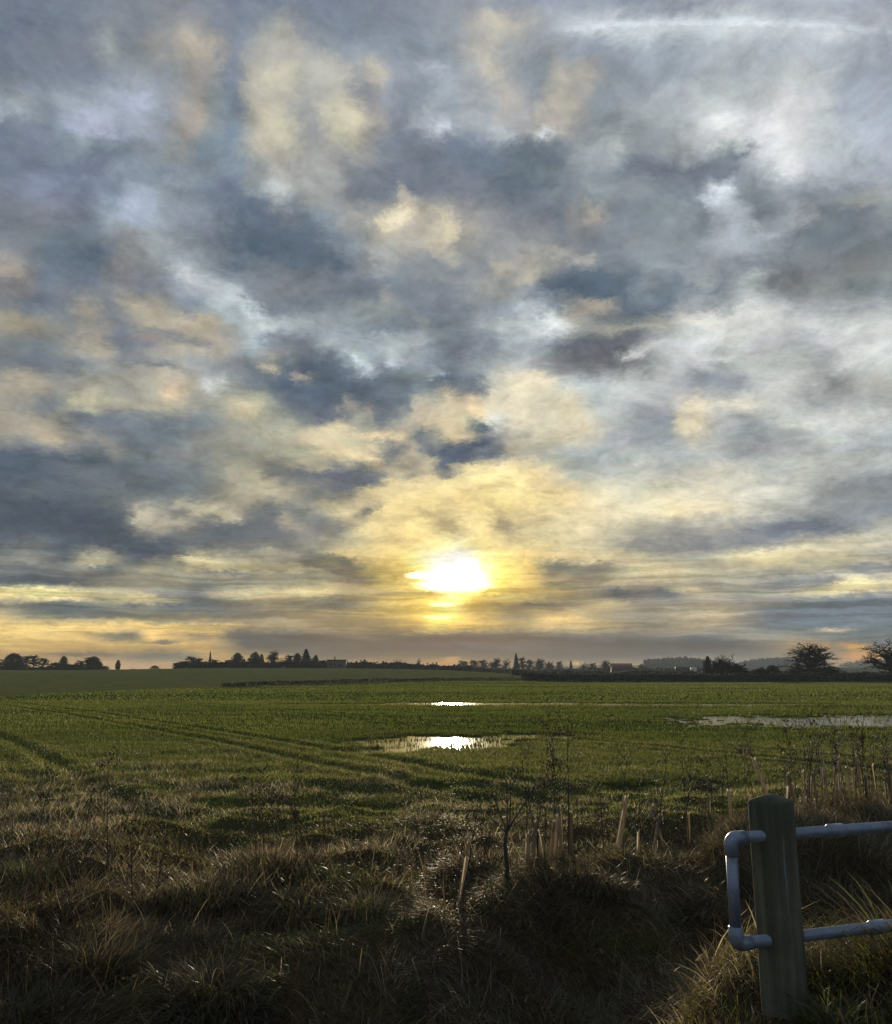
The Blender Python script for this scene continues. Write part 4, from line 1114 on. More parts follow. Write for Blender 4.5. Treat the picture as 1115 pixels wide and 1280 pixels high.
def crop():
    B = Bl()
    def layer(n, y0, y1, L0, w0, segs, half=.54, top=1.0):
        x, y = scatter(n, y0, y1, half, 1.0)
        pm = pool_mask(x, y)
        keep = (pm < -.02) | (rng.random(n) < .06 + .7 * sst(.52, .66, fbm(x, y * .6, 2.2, 3)) * (1 - sst(.3, .9, pm)) + .25 * (pm < .15))
        r = np.hypot(x, y)
        az = np.arctan2(x, y)
        keep &= r < np.interp(az, [-.46, .10], [84, 203]) + 1
        wet = sst(.52, .66, fbm(x * .35 + 3, y, .11, 4, .6)) * sst(20, 34, y)
        keep &= rng.random(len(x)) > .62 * wet
        x, y, pm, wet = x[keep], y[keep], pm[keep], wet[keep]
        n = len(x)
        z = height(x, y)
        # drilled in rows that run away to the right; thin and muddy in places
        thin = fbm(x, y, .22, 3)
        L = L0 * rr(n, .5, 1.3) * (.65 + .7 * thin)
        L = L * (1 - .3 * (pm > 0)) + np.maximum(0, WATER_Z - z) * 1.0
        tone = np.clip(.12 + .8 * rng.random(n) * (.45 + .9 * fbm(x + 50, y, .30, 3)) * (.30 + 1.4 * fbm(x * .4 + 20, y, .09, 4, .6)), 0, top)
        gr = (rng.random(n) < ((.80 + .2 * thin) if top == 1 else 2.0)).astype(float)
        B.add(np.stack([x, y, z - .005], 1), L, rr(n, 0, 6.28), rr(n, 0, .4), rr(n, .3, 1.1), w0 * rr(n, .6, 1.3), segs, tone, gr)
    layer(160000, 17, 32, .085, .014, 2)
    layer(190000, 30, 66, .10, .030, 1, .54, .8)
    layer(230000, 62, 206, .12, .10, 1, .54, .62)
    # drowned crop and dead stalks standing in the pools, in clumps
    for (y0, y1, n, w0, hh, lim) in ((20, 34, 70000, .026, .10, .50), (32, 47, 60000, .032, .08, .57), (55, 65, 40000, .05, .08, .56)):
        x, y = scatter(n, y0, y1, .56, 1.0)
        pm = pool_mask(x, y)
        k = (pm > -.05) & (rng.random(n) < .05 + .9 * sst(lim, lim + .13, fbm(x * .8, y * .5, 2.0, 4, .65)))
        x, y = x[k], y[k]; n = len(x); z = height(x, y)
        L = rr(n, .3, 1.5) * hh + np.maximum(0, WATER_Z - z)
        B.add(np.stack([x, y, z], 1), L, rr(n, 0, 6.28), rr(n, 0, .25), rr(n, .1, .6), w0 * rr(n, .6, 1.5), 2, rr(n, 0, .6), (rng.random(n) < .6).astype(float))
    o = obj('young_crop', B.build('young_crop', M_field))
    tag(o, 'short green winter crop covering the flat field', 'crop', kind='stuff')
rough_grass()
glints()
crop()

def pix(px, py, Y):
    """world point at forward distance Y seen on bearing px, py of the chart"""
    a = (px - 557.5) / F; b = (640 - py) / F; p = R(PITCH)
    d = Vector((a, math.cos(p) - b * math.sin(p), math.sin(p) + b * math.cos(p)))
    d *= Y / d.y
    return Vector((d.x, d.y, d.z + CAM_Z))

# ------------------------------------------------------------------ small mesh builder
class MB:
    def __init__(self): self.V = []; self.Q = []; self.T = []; self.n = 0
    def tube(self, pts, rad, sides=8, cap=True):
        pts = [Vector(p) for p in pts]
        if not hasattr(rad, '__len__'):
            rad = [rad] * len(pts)
        up = Vector((0, 0, 1)); prev = None
        base = self.n
        for i, p in enumerate(pts):
            if i == 0: t = pts[1] - pts[0]
            elif i == len(pts) - 1: t = pts[-1] - pts[-2]
            else: t = pts[i + 1] - pts[i - 1]
            t.normalize()
            if prev is None:
                ref = Vector((1, 0, 0)) if abs(t.x) < .8 else Vector((0, 1, 0))
                a = t.cross(ref).normalized()
            else:
                a = (prev - t * prev.dot(t)).normalized()
            prev = a
            b = t.cross(a)
            for k in range(sides):
                w = 2 * math.pi * k / sides
                self.V.append(p + (a * math.cos(w) + b * math.sin(w)) * rad[i])
            self.n += sides
        for i in range(len(pts) - 1):
            for k in range(sides):
                k2 = (k + 1) % sides
                self.Q.append((base + i * sides + k, base + i * sides + k2, base + (i + 1) * sides + k2, base + (i + 1) * sides + k))
        if cap:
            for q, i in ((0, 0), (1, len(pts) - 1)):
                self.V.append(pts[i]); c = self.n; self.n += 1
                for k in range(sides):
                    k2 = (k + 1) % sides
                    f = (base + i * sides + k, base + i * sides + k2, c)
                    self.T.append(f if q else f[::-1])
    def box(self, c, h, M=None):
        base = self.n
        for sx in (-1, 1):
            for sy in (-1, 1):
                for sz in (-1, 1):
                    v = Vector((c[0] + sx * h[0], c[1] + sy * h[1], c[2] + sz * h[2]))
                    self.V.append(M @ v if M else v)
        self.n += 8
        for f in ((0, 1, 3, 2), (4, 6, 7, 5), (0, 4, 5, 1), (2, 3, 7, 6), (0, 2, 6, 4), (1, 5, 7, 3)):
            self.Q.append(tuple(base + i for i in f))
    def poly(self, pts, fs):
        base = self.n
        self.V += [Vector(p) for p in pts]; self.n += len(pts)
        for f in fs:
            (self.Q if len(f) == 4 else self.T).append(tuple(base + i for i in f))
    def mesh(self, name, m, smooth=False):
        fl = []
        if self.Q: fl.append(np.array(self.Q))
        if self.T: fl.append(np.array(self.T))
        return make_mesh(name, np.array([tuple(v) for v in self.V]), fl, [m] if m else None, smooth=smooth)

# ------------------------------------------------------------------ post and tubular rail
def m_post(g, out):
    tc = g.n('ShaderNodeTexCoord').outputs['Object']
    grain = g.noise(g.vm('MULTIPLY', tc, (38, 38, 1.6)), 1.0, 6, .65, .3)
    fine = g.noise(g.vm('MULTIPLY', tc, (190, 190, 6)), 1.0, 3, .6)
    blot = g.noise(tc, 6.0, 5, .65)
    c = g.ramp(g.m('ADD', g.m('MULTIPLY', grain, .6), g.m('MULTIPLY', blot, .4)), [(.3, C(.055, .054, .036)), (.5, C(.13, .125, .082)), (.72, C(.25, .24, .16))])
    x, y, z = g.sep(tc)[:3]
    # algae near the weathered top, a pale resin run down one arris
    alg = g.m('MULTIPLY', g.mr(z, -.30, -.0, 0, .8), g.mr(blot, .35, .65, .3, 1))
    c = g.mix(alg, c, C(.032, .046, .022))
    dx = g.m('ADD', g.m('ADD', y, .040), g.m('MULTIPLY', g.m('SUBTRACT', g.noise(g.vm('MULTIPLY', tc, (0, 0, 9)), 1.0, 3), .5), .020))
    streak = g.m('MULTIPLY', g.mr(g.m('ABSOLUTE', dx), .008, .001, 0, 1), g.m('MULTIPLY', g.mr(z, -.42, -.24, 0, 1), g.mr(z, -.10, -.15, 0, 1)))
    c = g.mix(g.m('MULTIPLY', streak, g.mr(fine, .35, .6, .2, .8)), c, C(.33, .36, .36))
    b = g.n('ShaderNodeBsdfPrincipled'); g.l(c, b.inputs['Base Color']); b.inputs['Roughness'].default_value = .85
    b.inputs['Specular IOR Level'].default_value = .25
    bp = g.n('ShaderNodeBump'); bp.inputs['Strength'].default_value = .7; bp.inputs['Distance'].default_value = .004
    g.l(g.m('ADD', grain, g.m('MULTIPLY', fine, .5)), bp.inputs['Height']); g.l(bp.outputs[0], b.inputs['Normal'])
    g.l(b.outputs[0], out.inputs[0])
M_post = mat('weathered square timber', m_post)
def m_galv(g, out, base=(.30, .34, .40)):
    tc = g.n('ShaderNodeTexCoord').outputs['Object']
    n = g.noise(tc, 26.0, 6, .7); n2 = g.noise(tc, 140.0, 3, .6); n3 = g.noise(tc, 9.0, 4, .6)
    c = g.mix(g.mr(n, .35, .7), C(base[0] * .72, base[1] * .74, base[2] * .76), C(*base))
    c = g.mix(g.mr(n3, .56, .66, 0, .8), c, C(.13, .11, .085))
    c = g.mix(g.mr(n2, .64, .72, 0, .7), c, C(.75, .78, .80))
    b = g.n('ShaderNodeBsdfPrincipled'); g.l(c, b.inputs['Base Color'])
    b.inputs['Metallic'].default_value = .35
    g.put(b.inputs['Roughness'], g.mr(n, .3, .7, .32, .55))
    bp = g.n('ShaderNodeBump'); bp.inputs['Strength'].default_value = .25; bp.inputs['Distance'].default_value = .002
    g.l(n, bp.inputs['Height']); g.l(bp.outputs[0], b.inputs['Normal'])
    g.l(b.outputs[0], out.inputs[0])
M_galv = mat('scuffed galvanised tube', m_galv)

POST_Y = 3.14
ptop = pix(963, 996, POST_Y)
def build_post():
    zb = nz(ptop.x, ptop.y) - .35 - ptop.z
    s = .0555; ch = .004
    n = 14
    ring = [(s, -s + ch), (s, s - ch), (s - ch, s), (-s + ch, s), (-s, s - ch), (-s, -s + ch), (-s + ch, -s), (s - ch, -s)]
    V = []; Q = []
    lv = [zb + (-.018 - zb) * i / n for i in range(n + 1)] + [-.010]
    for i, z in enumerate(lv):
        for j, (x, y) in enumerate(ring):
            w = 1.0 if i <= n else .93
            k = (.0012 * math.sin(z * 9 + j) + .0006 * math.sin(z * 31 + 2 * j))
            V.append((x * w + k, y * w - k, z))
    for i in range(len(lv) - 1):
        for j in range(8):
            Q.append((i * 8 + j, i * 8 + (j + 1) % 8, (i + 1) * 8 + (j + 1) % 8, (i + 1) * 8 + j))
    V.append((0.002, .001, .012)); a = len(V) - 1
    k = (len(lv) - 1) * 8
    T = [(k + j, k + (j + 1) % 8, a) for j in range(8)]
    me = make_mesh('fence_post', V, [np.array(Q), np.array(T)], [M_post])
    o = obj('fence_post', me, loc=ptop)
    o.rotation_euler = (0, R(-.6), R(-47))
    tag(o, 'thick square dark weathered wooden post with a low pyramid top carrying the grey rail', 'post')
build_post()

def bend(a, b, c, r, n=10):
    """rounded corner at b between directions to a and c"""
    a, b, c = Vector(a), Vector(b), Vector(c)
    u = (a - b).normalized(); w = (c - b).normalized()
    out = []
    for i in range(n + 1):
        t = i / n * math.pi / 2
        out.append(b + u * r * (1 - math.sin(t)) + w * r * (1 - math.cos(t)))
    return out
def build_rail():
    Y0 = 3.075
    slope = .325 / .90         # how fast the rail runs away from the viewer
    def on(px, py):
        # point on the vertical plane of the rail
        a = (px - 557.5) / F; b = (640 - py) / F; p = R(PITCH)
        dx, dy = a, math.cos(p) - b * math.sin(p)
        x0 = pix(915, 1050, Y0).x
        t = (Y0 - slope * x0) / (dy - slope * dx)
        return Vector((dx * t, dy * t, CAM_Z + (math.sin(p) + b * math.cos(p)) * t))
    TL, BL = on(913.5, 1048), on(913.5, 1181)
    dirn = Vector((1, slope, 0)).normalized()
    BL = Vector((TL.x, TL.y, BL.z))
    r = .0188
    far = 3.4
    root = empty('pipe_rail', (TL.x, TL.y, BL.z))
    inv = Matrix.Translation(-root.location)
    def part(name, pts, rad, sides=28):
        m = MB(); m.tube([inv @ Vector(p) for p in pts], rad, sides)
        return obj(name, m.mesh(name, M_galv, smooth=True), root)
    er = .021
    top = part('top_rail', [TL + dirn * .05, TL + dirn * 1.0, TL + dirn * far], r)
    bot = part('bottom_rail', [BL + dirn * .05, BL + dirn * 1.0, BL + dirn * far], r)
    part('end_tube', [TL - Vector((0, 0, .05)), BL + Vector((0, 0, .05))], r)
    def elbow(P, sgn):
        dn = Vector((0, 0, sgn))
        pts = [P + dn * .054, P + dn * .052] + bend(P + dn, P, P + dirn, er) + [P + dirn * .052, P + dirn * .054]
        R1 = [r + .0008, r + .0040] + [r + .0042] * 11 + [r + .0040, r + .0008]
        part('elbow', pts, R1)
    elbow(TL, -1); elbow(BL, 1)
    for s0, Pn in ((.40, TL), (1.75, TL), (.55, BL)):
        c0 = Pn + dirn * s0
        part('coupling', [c0, c0 + dirn * .003, c0 + dirn * .060, c0 + dirn * .063], [r + .0006, r + .0042, r + .0042, r + .0006])
    tag(root, 'blue grey tubular metal rail of two pipes joined by an upright end with elbows', 'rail')
build_rail()

# ------------------------------------------------------------------ plants of the foreground
def m_bark(g, out, a=(.030, .024, .018), b_=(.085, .068, .05)):
    tc = g.n('ShaderNodeTexCoord').outputs['Object']
    n = g.noise(tc, 18.0, 5, .65)
    c = g.mix(g.mr(n, .3, .7), C(*a), C(*b_))
    b = g.n('ShaderNodeBsdfPrincipled'); g.l(c, b.inputs['Base Color']); b.inputs['Roughness'].default_value = .8
    g.l(b.outputs[0], out.inputs[0])
M_bark = mat('dark winter bark', m_bark)
M_weed = mat('dry brown weed stalk', m_bark, a=(.045, .026, .015), b_=(.12, .075, .042))
def m_guard(g, out):
    tc = g.n('ShaderNodeTexCoord').outputs['Object']
    n = g.noise(g.vm('MULTIPLY', tc, (60, 60, 5)), 1.0, 4, .6)
    c = g.mix(g.mr(n, .3, .7), C(.42, .34, .22), C(.86, .78, .62))
    c = g.vm('SCALE', c, s=g.mr(g.n('ShaderNodeObjectInfo').outputs['Random'], 0, 1, .35, .95))
    foliage_shader(g, out, c, .68, .06, .3)
M_guard = mat('yellowed translucent tree guard', m_guard)
M_cane = mat('bamboo cane', m_bark, a=(.16, .11, .06), b_=(.42, .32, .19))
def twig(m, p, d, L, r, order, rnd, tips_out=None, spread=.6, up=.25):
    """recursive bare twig; collects tips in tips_out"""
    n = 3 if order > 0 else 2
    pts = [Vector(p)]; dd = Vector(d)
    for i in range(n):
        dd = (dd + Vector((rnd.uniform(-1, 1), rnd.uniform(-1, 1), rnd.uniform(-.6, 1))) * .14 + Vector((0, 0, up * .12))).normalized()
        pts.append(pts[-1] + dd * (L / n))
    m.tube(pts, [r * (1 - .55 * i / n) for i in range(n + 1)], 4 if r > .004 else 3, cap=False)
    if tips_out is not None:
        tips_out.append(pts[-1])
    if order > 0:
        k = rnd.randint(2, 4)
        for i in range(k):
            t = rnd.uniform(.3, 1.0)
            q = pts[0].lerp(pts[-1], t) if t < .99 else pts[-1]
            j = min(int(t * n), n - 1)
            q = pts[j].lerp(pts[j + 1], t * n - j)
            a = rnd.uniform(0, 6.28)
            side = Vector((math.cos(a), math.sin(a), rnd.uniform(0, .5)))
            nd = (dd * (1 - spread) + side * spread).normalized()
            twig(m, q, nd, L * rnd.uniform(.4, .7), r * .5, order - 1, rnd, tips_out, spread, up)

def sapling_parts(root, rnd, guard=True, gh=.5, gr=.022, stem=.95, tilt=(0, 0), bare=False, leaves=True):
    tx, ty = tilt
    ax = Vector((tx, ty, 1)).normalized()
    if guard:
        V = []; Q = []
        ns, nh = 9, 6
        w0 = rnd.uniform(0, 6.28); gap = rnd.uniform(.0, .8)
        flat = rnd.uniform(.55, 1.0)
        for i in range(nh + 1):
            z = gh * i / nh
            for j in range(ns + 1):
                a = w0 + (2 * math.pi - gap * (i / nh)) * j / ns
                rr_ = gr * (1 + .10 * math.sin(3 * a + z * 8))
                top = .035 * gh * math.sin(a * 2 + w0) if i == nh else 0
                p = Vector((rr_ * math.cos(a), rr_ * flat * math.sin(a), 0)) + ax * (z + top)
                V.append(p)
        for i in range(nh):
            for j in range(ns):
                Q.append((i * (ns + 1) + j, i * (ns + 1) + j + 1, (i + 1) * (ns + 1) + j + 1, (i + 1) * (ns + 1) + j))
        obj('tree_guard', make_mesh('tree_guard', [tuple(v) for v in V], np.array(Q), [M_guard], smooth=True), root)
        m = MB(); k = rnd.uniform(-.03, .03)
        m.tube([Vector((k, .02, -.05)), Vector((k, .02, 0)) + ax * (gh * rnd.uniform(1.02, 1.35))], .0045, 5)
        obj('cane', m.mesh('cane', M_cane), root)
    m = MB(); tips = []
    p = Vector((0, 0, -.05)); d = ax
    r = rnd.uniform(.006, .010)
    pts = [p]; n = 6
    for i in range(n):
        d = (d + Vector((rnd.uniform(-1, 1), rnd.uniform(-1, 1), 0)) * .05).normalized()
        pts.append(pts[-1] + d * stem / n)
    m.tube(pts, [r * (1 - .75 * i / n) for i in range(n + 1)], 5, cap=False)
    for i in range(2, n + 1):
        for k in range(rnd.randint(1, 3)):
            a = rnd.uniform(0, 6.28)
            twig(m, pts[i], Vector((math.cos(a), math.sin(a), rnd.uniform(.6, 1.8))).normalized(), rnd.uniform(.08, .26), r * .38, 1, rnd, tips)
    obj('stem', m.mesh('stem', M_bark), root)
    if leaves and tips:
        b = MB()
        for t in tips:
            if rnd.random() < .45:
                s = rnd.uniform(.003, .0065)
                q = t + Vector((rnd.uniform(-.01, .01), rnd.uniform(-.01, .01), 0))
                b.poly([q + Vector((s, 0, 0)), q + Vector((0, s, 0)), q - Vector((s, 0, 0)), q - Vector((0, s, 0)), q + Vector((0, 0, s)), q - Vector((0, 0, s))],
                       [(0, 1, 4), (1, 2, 4), (2, 3, 4), (3, 0, 4), (1, 0, 5), (2, 1, 5), (3, 2, 5), (0, 3, 5)])
        if b.n:
            obj('glint_bud', b.mesh('glint_bud', M_glint), root)['kind'] = 'stuff'  # white specks on the twig tips, coloured to read as glints

rnd = random.Random(5)
def hedge_D(px):
    return 8.2 + (px - 570) * .0085
# individually recognisable ones in the middle: column, guard height, tilt x, label
MID = [(572, .42, .18, 'leftmost pale tree guard of the row, standing alone right of the tussock grass'),
       (655, .36, .02, 'short pale tree guard just right of the bare sapling'),
       (668, .38, -.02, 'dull brown tree guard in the tight cluster right of the bare sapling'),
       (684, .40, .10, 'bright split tree guard leaning a little right in the tight cluster'),
       (697, .50, -.02, 'tallest tree guard of the tight cluster right of the bare sapling'),
       (709, .46, .0, 'right hand tree guard of the tight cluster beside tall thin twigs'),
       (661, .40, .12, 'thin split tree guard leaning right between the short ones of the tight cluster'),
       (675, .30, -.16, 'stubby tree guard leaning left inside the tight cluster'),
       (690, .44, .04, 'narrow tree guard directly left of the tallest of the cluster'),
       (764, .56, .20, 'wide brightly lit tree guard leaning right, alone in the gap'),
       (789, .30, .05, 'low tree guard half sunk in grass between the two leaning guards'),
       (806, .50, .26, 'dark edged tree guard leaning right beside a crossed one'),
       (822, .50, -.22, 'tree guard leaning left across its neighbour near the post'),
       (852, .40, .02, 'slim tree guard with a tall dark stem left of the post'),
       (878, .46, .0, 'pair coloured cream tree guard upright just left of the post'),
       (905, .52, -.03, 'thick dark stemmed sapling with a brown tree guard beside the wooden post'),
       (953, .58, -.30, 'cream tree guard leaning left directly behind the wooden post top')]
GROUP_S = 'young hedge saplings in tree guards along the ditch bank'
for px, gh, tilt, lab in MID:
    P = at(px, hedge_D(px) + (.9 if px > 940 else 0), -.01)
    root = empty('hedge_sapling', P, 0)
    wide = 1.45 if px in (764, 953) else 1.0
    sapling_parts(root, rnd, True, gh * rnd.uniform(.85, 1.12), rnd.uniform(.015, .024) * wide, rnd.uniform(.7, 1.05) + (.5 if px in (697, 709, 852) else 0), (tilt, rnd.uniform(-.08, .08)))
    tag(root, lab, 'sapling', GROUP_S)
protos = []
for k in range(7):
    root = empty('hedge_sapling', (0, 0, 0))
    sapling_parts(root, rnd, True, rnd.uniform(.44, .60), rnd.uniform(.014, .021), rnd.uniform(.8, 1.25), (rnd.uniform(-.08, .08), rnd.uniform(-.1, .1)))
    protos.append(root)
pxs = [969, 978, 984, 990, 994, 1001, 1011, 1017, 1024, 1032, 1037, 1041, 1046, 1052, 1059, 1064, 1071, 1077, 1086, 1095, 1101, 1108, 1112, 1121, 1130, 1142, 1155]
used = set()
for i, px in enumerate(pxs):
    k = i % len(protos)
    o = protos[k] if k not in used else copy_tree(protos[k])
    used.add(k)
    D = hedge_D(px) + rnd.uniform(-.35, .55) - .2
    o.location = at(px, D, -.02)
    o.rotation_euler = (rnd.uniform(-.06, .06), rnd.uniform(-.07, .07), rnd.uniform(0, 6.28))
    s = rnd.uniform(.85, 1.1); o.scale = (s, s, s)
    tag(o, 'thin hedge sapling in a pale tree guard in the dense row right of the post', 'sapling', GROUP_S)

# bare sapling in the middle
def bare_sapling():
    root = empty('bare_sapling', at(630, 8.35, -.05))
    rn = random.Random(11)
    m = MB(); tips = []
    t = [Vector((0, 0, 0)), Vector((.01, 0, .25)), Vector((-.01, 0, .50)), Vector((.015, 0, .68))]
    m.tube(t, [.026, .022, .019, .016], 8)
    obj('trunk', m.mesh('trunk', M_bark, True), root)
    m = MB()
    for a, L, r in (((.75, .2, 1.0), .62, .011), ((-.55, .1, 1.0), .50, .009), ((-.9, -.2, .7), .35, .007), ((.25, -.3, 1.2), .52, .009), ((1.0, .0, .35), .30, .006), ((.1, .4, 1.0), .6, .008)):
        twig(m, t[-1] + Vector((0, 0, -rn.uniform(0, .08))), Vector(a).normalized(), L, r, 3, rn, tips, .55, .3)
    obj('branches', m.mesh('branches', M_bark), root)
    root.scale = (.85, .85, .82)
    tag(root, 'small bare forked sapling with a thick dark trunk standing among the tree guards', 'sapling')
bare_sapling()

# dead weed stems (dock, hogweed, thistle)
def weed(root, rn, h, kind):
    m = MB(); tips = []
    n = 6; pts = [Vector((0, 0, -.04))]; d = Vector((rn.uniform(-.12, .12), rn.uniform(-.1, .1), 1)).normalized()
    for i in range(n):
        d = (d + Vector((rn.uniform(-1, 1), rn.uniform(-1, 1), 0)) * .05).normalized()
        pts.append(pts[-1] + d * h / n)
    r = .0048 + .0035 * rn.random()
    m.tube(pts, [r * (1 - .6 * i / n) for i in range(n + 1)], 5, cap=False)
    for i in range(3, n + 1):
        for k in range(rn.randint(1, 3) if kind else rn.randint(0, 2)):
            a = rn.uniform(0, 6.28)
            twig(m, pts[i] - d * rn.uniform(0, h / n), Vector((math.cos(a) * .7, math.sin(a) * .7, 1.2)).normalized(), h * rn.uniform(.08, .2), r * .5, 1, rn, tips, .45)
    obj('stalk', m.mesh('stalk', M_weed), root)
    b = MB()
    for t in tips + [pts[-1]]:
        for q in range(5 if kind else 2):
            c = t + Vector((rn.gauss(0, .010), rn.gauss(0, .010), rn.gauss(0, .016)))
            s = rn.uniform(.004, .009)
            b.poly([c + Vector((s, 0, 0)), c + Vector((-s * .5, s * .8, 0)), c + Vector((-s * .5, -s * .8, 0)), c + Vector((0, 0, s * 1.6)), c - Vector((0, 0, s * 1.6))],
                   [(0, 1, 3), (1, 2, 3), (2, 0, 3), (1, 0, 4), (2, 1, 4), (0, 2, 4)])
    obj('seed_head', b.mesh('seed_head', M_weed), root)['kind'] = 'stuff'
    return root
wp = []
for k in range(6):
    wp.append(weed(empty('dead_weed', (0, 0, 0)), random.Random(40 + k), 1.0, k % 2))
W_AT = [(32, 11.5, 1.05), (150, 9.0, 1.05), (165, 10.2, .75), (118, 10.8, .7), (142, 12.0, .6), (60, 9.4, .8), (90, 10.5, .7), (20, 8.6, .8), (105, 8.2, .75), (182, 8.0, .7), (205, 7.6, .6), (322, 9.8, 1.0), (340, 9.4, .75), (352, 9.9, .8), (330, 9.2, .6), (366, 9.7, .7), (378, 9.3, .9), (391, 9.6, .6),
        (408, 9.9, .55), (422, 11, .5), (566, 7.9, .8), (596, 8.8, .75), (612, 9.0, .6), (690, 10.5, 1.35), (706, 9.2, 1.3), (718, 9.6, .8), (640, 7.4, .6), (735, 8.8, .6), (848, 10.8, .95), (862, 11.2, .8), (893, 11.0, .8), (925, 11.8, .9), (1005, 12.2, 1.3), (1018, 12.5, 1.1), (1047, 12.0, 1.2),
        (1068, 12.8, 1.1), (1090, 13, 1.0), (780, 5.6, .7), (742, 5.2, .6), (812, 5.0, .55), (250, 6.5, .6), (78, 6.4, .6), (46, 5.7, .55), (540, 6.2, .5),
        (975, 12.1, .8), (988, 12.6, 1.0), (998, 11.9, .7), (1028, 12.0, .9), (1036, 12.7, .7), (1056, 12.5, .9), (1076, 12.3, .8), (1084, 12.9, .8), (1098, 12.4, .9), (1106, 13, .7), (935, 12.4, .9), (870, 11.0, .6), (912, 11.3, .75), (676, 9.0, .8), (748, 9.6, .7), (800, 10.0, .7)]
usedw = set()
for i, (px, D, h) in enumerate(W_AT):
    k = i % 6
    o = wp[k] if k not in usedw else copy_tree(wp[k])
    usedw.add(k)
    o.location = at(px, D, -.02); o.rotation_euler = (rnd.uniform(-.08, .08), rnd.uniform(-.08, .08), rnd.uniform(0, 6.28))
    o.scale = (1, 1, h)
    zone = 'left of the picture in the rough grass' if px < 260 else ('in the reddish weed patch left of the middle' if px < 450 else ('among the tree guards of the middle' if px < 760 and D > 7 else ('over the right hand row of guards' if D > 7 else 'low in the dark ditch grass')))
    tag(o, 'thin dark dead weed stalk ' + zone, 'weed', 'dead weed stalks ' + zone)

# tussocks
def tussock(name, n, rad, L, w, greenp, seed, tone=(.2, .8), droop=1.0):
    r_ = np.random.default_rng(seed)
    a = r_.random(n) * 2 * np.pi; q = np.sqrt(r_.random(n)) * rad
    x = q * np.cos(a); y = q * np.sin(a)
    phi = a + r_.normal(0, .75, n) + .5 * math.sin(seed)
    th0 = .15 + .9 * (q / rad) * r_.random(n); th1 = th0 + (.7 + 1.5 * r_.random(n)) * droop
    LL = L * (.30 + .70 * r_.random(n) ** .8)
    z = .25 * L * (1 - (q / rad) ** 2) - .03
    B = Bl()
    B.add(np.stack([x, y, z], 1), LL, phi, th0, th1, w * (.35 + 1.0 * r_.random(n)), 5,
          tone[0] + (tone[1] - tone[0]) * r_.random(n) ** 1.3, (r_.random(n) < greenp).astype(float), twist=phi + np.pi / 2 + r_.normal(0, .5, n))
    me = B.build(name, M_grass)
    # dark thatch heart of the tuft
    return me
TUSSOCKS = [  # column, distance, radius, blade, green share, count, droop, label
    (278, 6.3, .34, .50, .10, 2600, 1.0, 'large drooping straw coloured grass tussock left of the middle'),
    (478, 5.6, .30, .48, .12, 2600, 1.0, 'large drooping straw tussock low down near the middle, in front of the ditch'),
    (150, 6.6, .30, .50, .08, 2200, .9, 'broad brown tussock with pale tips in the left foreground'),
    (40, 6.0, .32, .50, .10, 2200, 1.0, 'brown tussock at the left edge of the picture low down'),
    (45, 8.6, .34, .34, .45, 1600, .9, 'greenish low tussock at the left edge behind the tall brown grass'),
    (195, 8.2, .26, .36, .15, 1500, .7, 'tuft with bright sunlit tips behind the left foreground tussocks'),
    (345, 9.3, .50, .34, .05, 2200, .5, 'reddish brown patch of dry dock and grass left of the middle'),
    (262, 8.3, .38, .34, .15, 1800, .7, 'brown rounded tussock just below the reddish dock patch'),
    (385, 8.0, .26, .36, .20, 1500, .8, 'small golden tussock below the reddish dock patch'),
    (458, 7.9, .26, .34, .30, 1500, .8, 'olive tussock with pale tips between the dock patch and the sapling'),
    (420, 8.9, .24, .26, .90, 1300, .8, 'round dark green tuft right of the reddish dock patch'),
    (532, 12.3, .34, .30, .10, 1500, .7, 'brown tussock standing alone on the green margin in the middle'),
    (600, 9.4, .34, .36, .05, 1700, .6, 'brown tussock directly left of the bare sapling'),
    (640, 11.8, .40, .26, .30, 1500, .7, 'low brown mound behind the bare sapling'),
    (792, 17.0, .55, .24, .95, 1500, .6, 'dark green mound out on the margin right of the middle'),
    (850, 17.5, .50, .24, .95, 1500, .6, 'second dark green mound on the margin, nearer the post'),
    (480, 15.0, .55, .22, .9, 1400, .6, 'dark green hummock beyond the lone brown tussock'),
    (735, 8.2, .30, .30, .05, 1500, 1.2, 'matted brown tussock at the foot of the wide leaning guard'),
    (612, 6.2, .30, .40, .08, 2000, 1.3, 'collapsed brown tussock in the dark ditch below the sapling'),
    (700, 5.4, .28, .38, .10, 1800, 1.3, 'dark matted tussock at the bottom of the ditch right of the middle'),
    (860, 7.6, .32, .34, .10, 1800, 1.3, 'matted brown tussock on the bank left of the rail'),
    (1060, 8.0, .34, .36, .05, 1900, 1.3, 'matted brown tussock on the bank seen between the two pipes'),
    (1075, 3.25, .13, .36, .35, 900, .9, 'green and straw tuft on the near verge right of the post'),
    (1118, 3.3, .17, .55, .30, 1100, .8, 'tall straw tuft hiding the right end of the lower pipe'),
    (1020, 2.95, .09, .22, .55, 600, .8, 'small green tuft at the foot of the post'),
    (900, 2.9, .10, .15, .2, 500, 1.0, 'short pale tuft at the bottom edge left of the post'),
]
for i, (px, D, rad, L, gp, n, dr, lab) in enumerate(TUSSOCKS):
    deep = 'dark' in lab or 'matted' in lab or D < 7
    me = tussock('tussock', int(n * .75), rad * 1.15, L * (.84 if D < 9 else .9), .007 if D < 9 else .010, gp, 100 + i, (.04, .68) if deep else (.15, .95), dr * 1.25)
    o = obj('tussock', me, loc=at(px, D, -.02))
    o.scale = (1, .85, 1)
    tag(o, lab, 'grass tussock', 'grass tussocks in the rough ground')

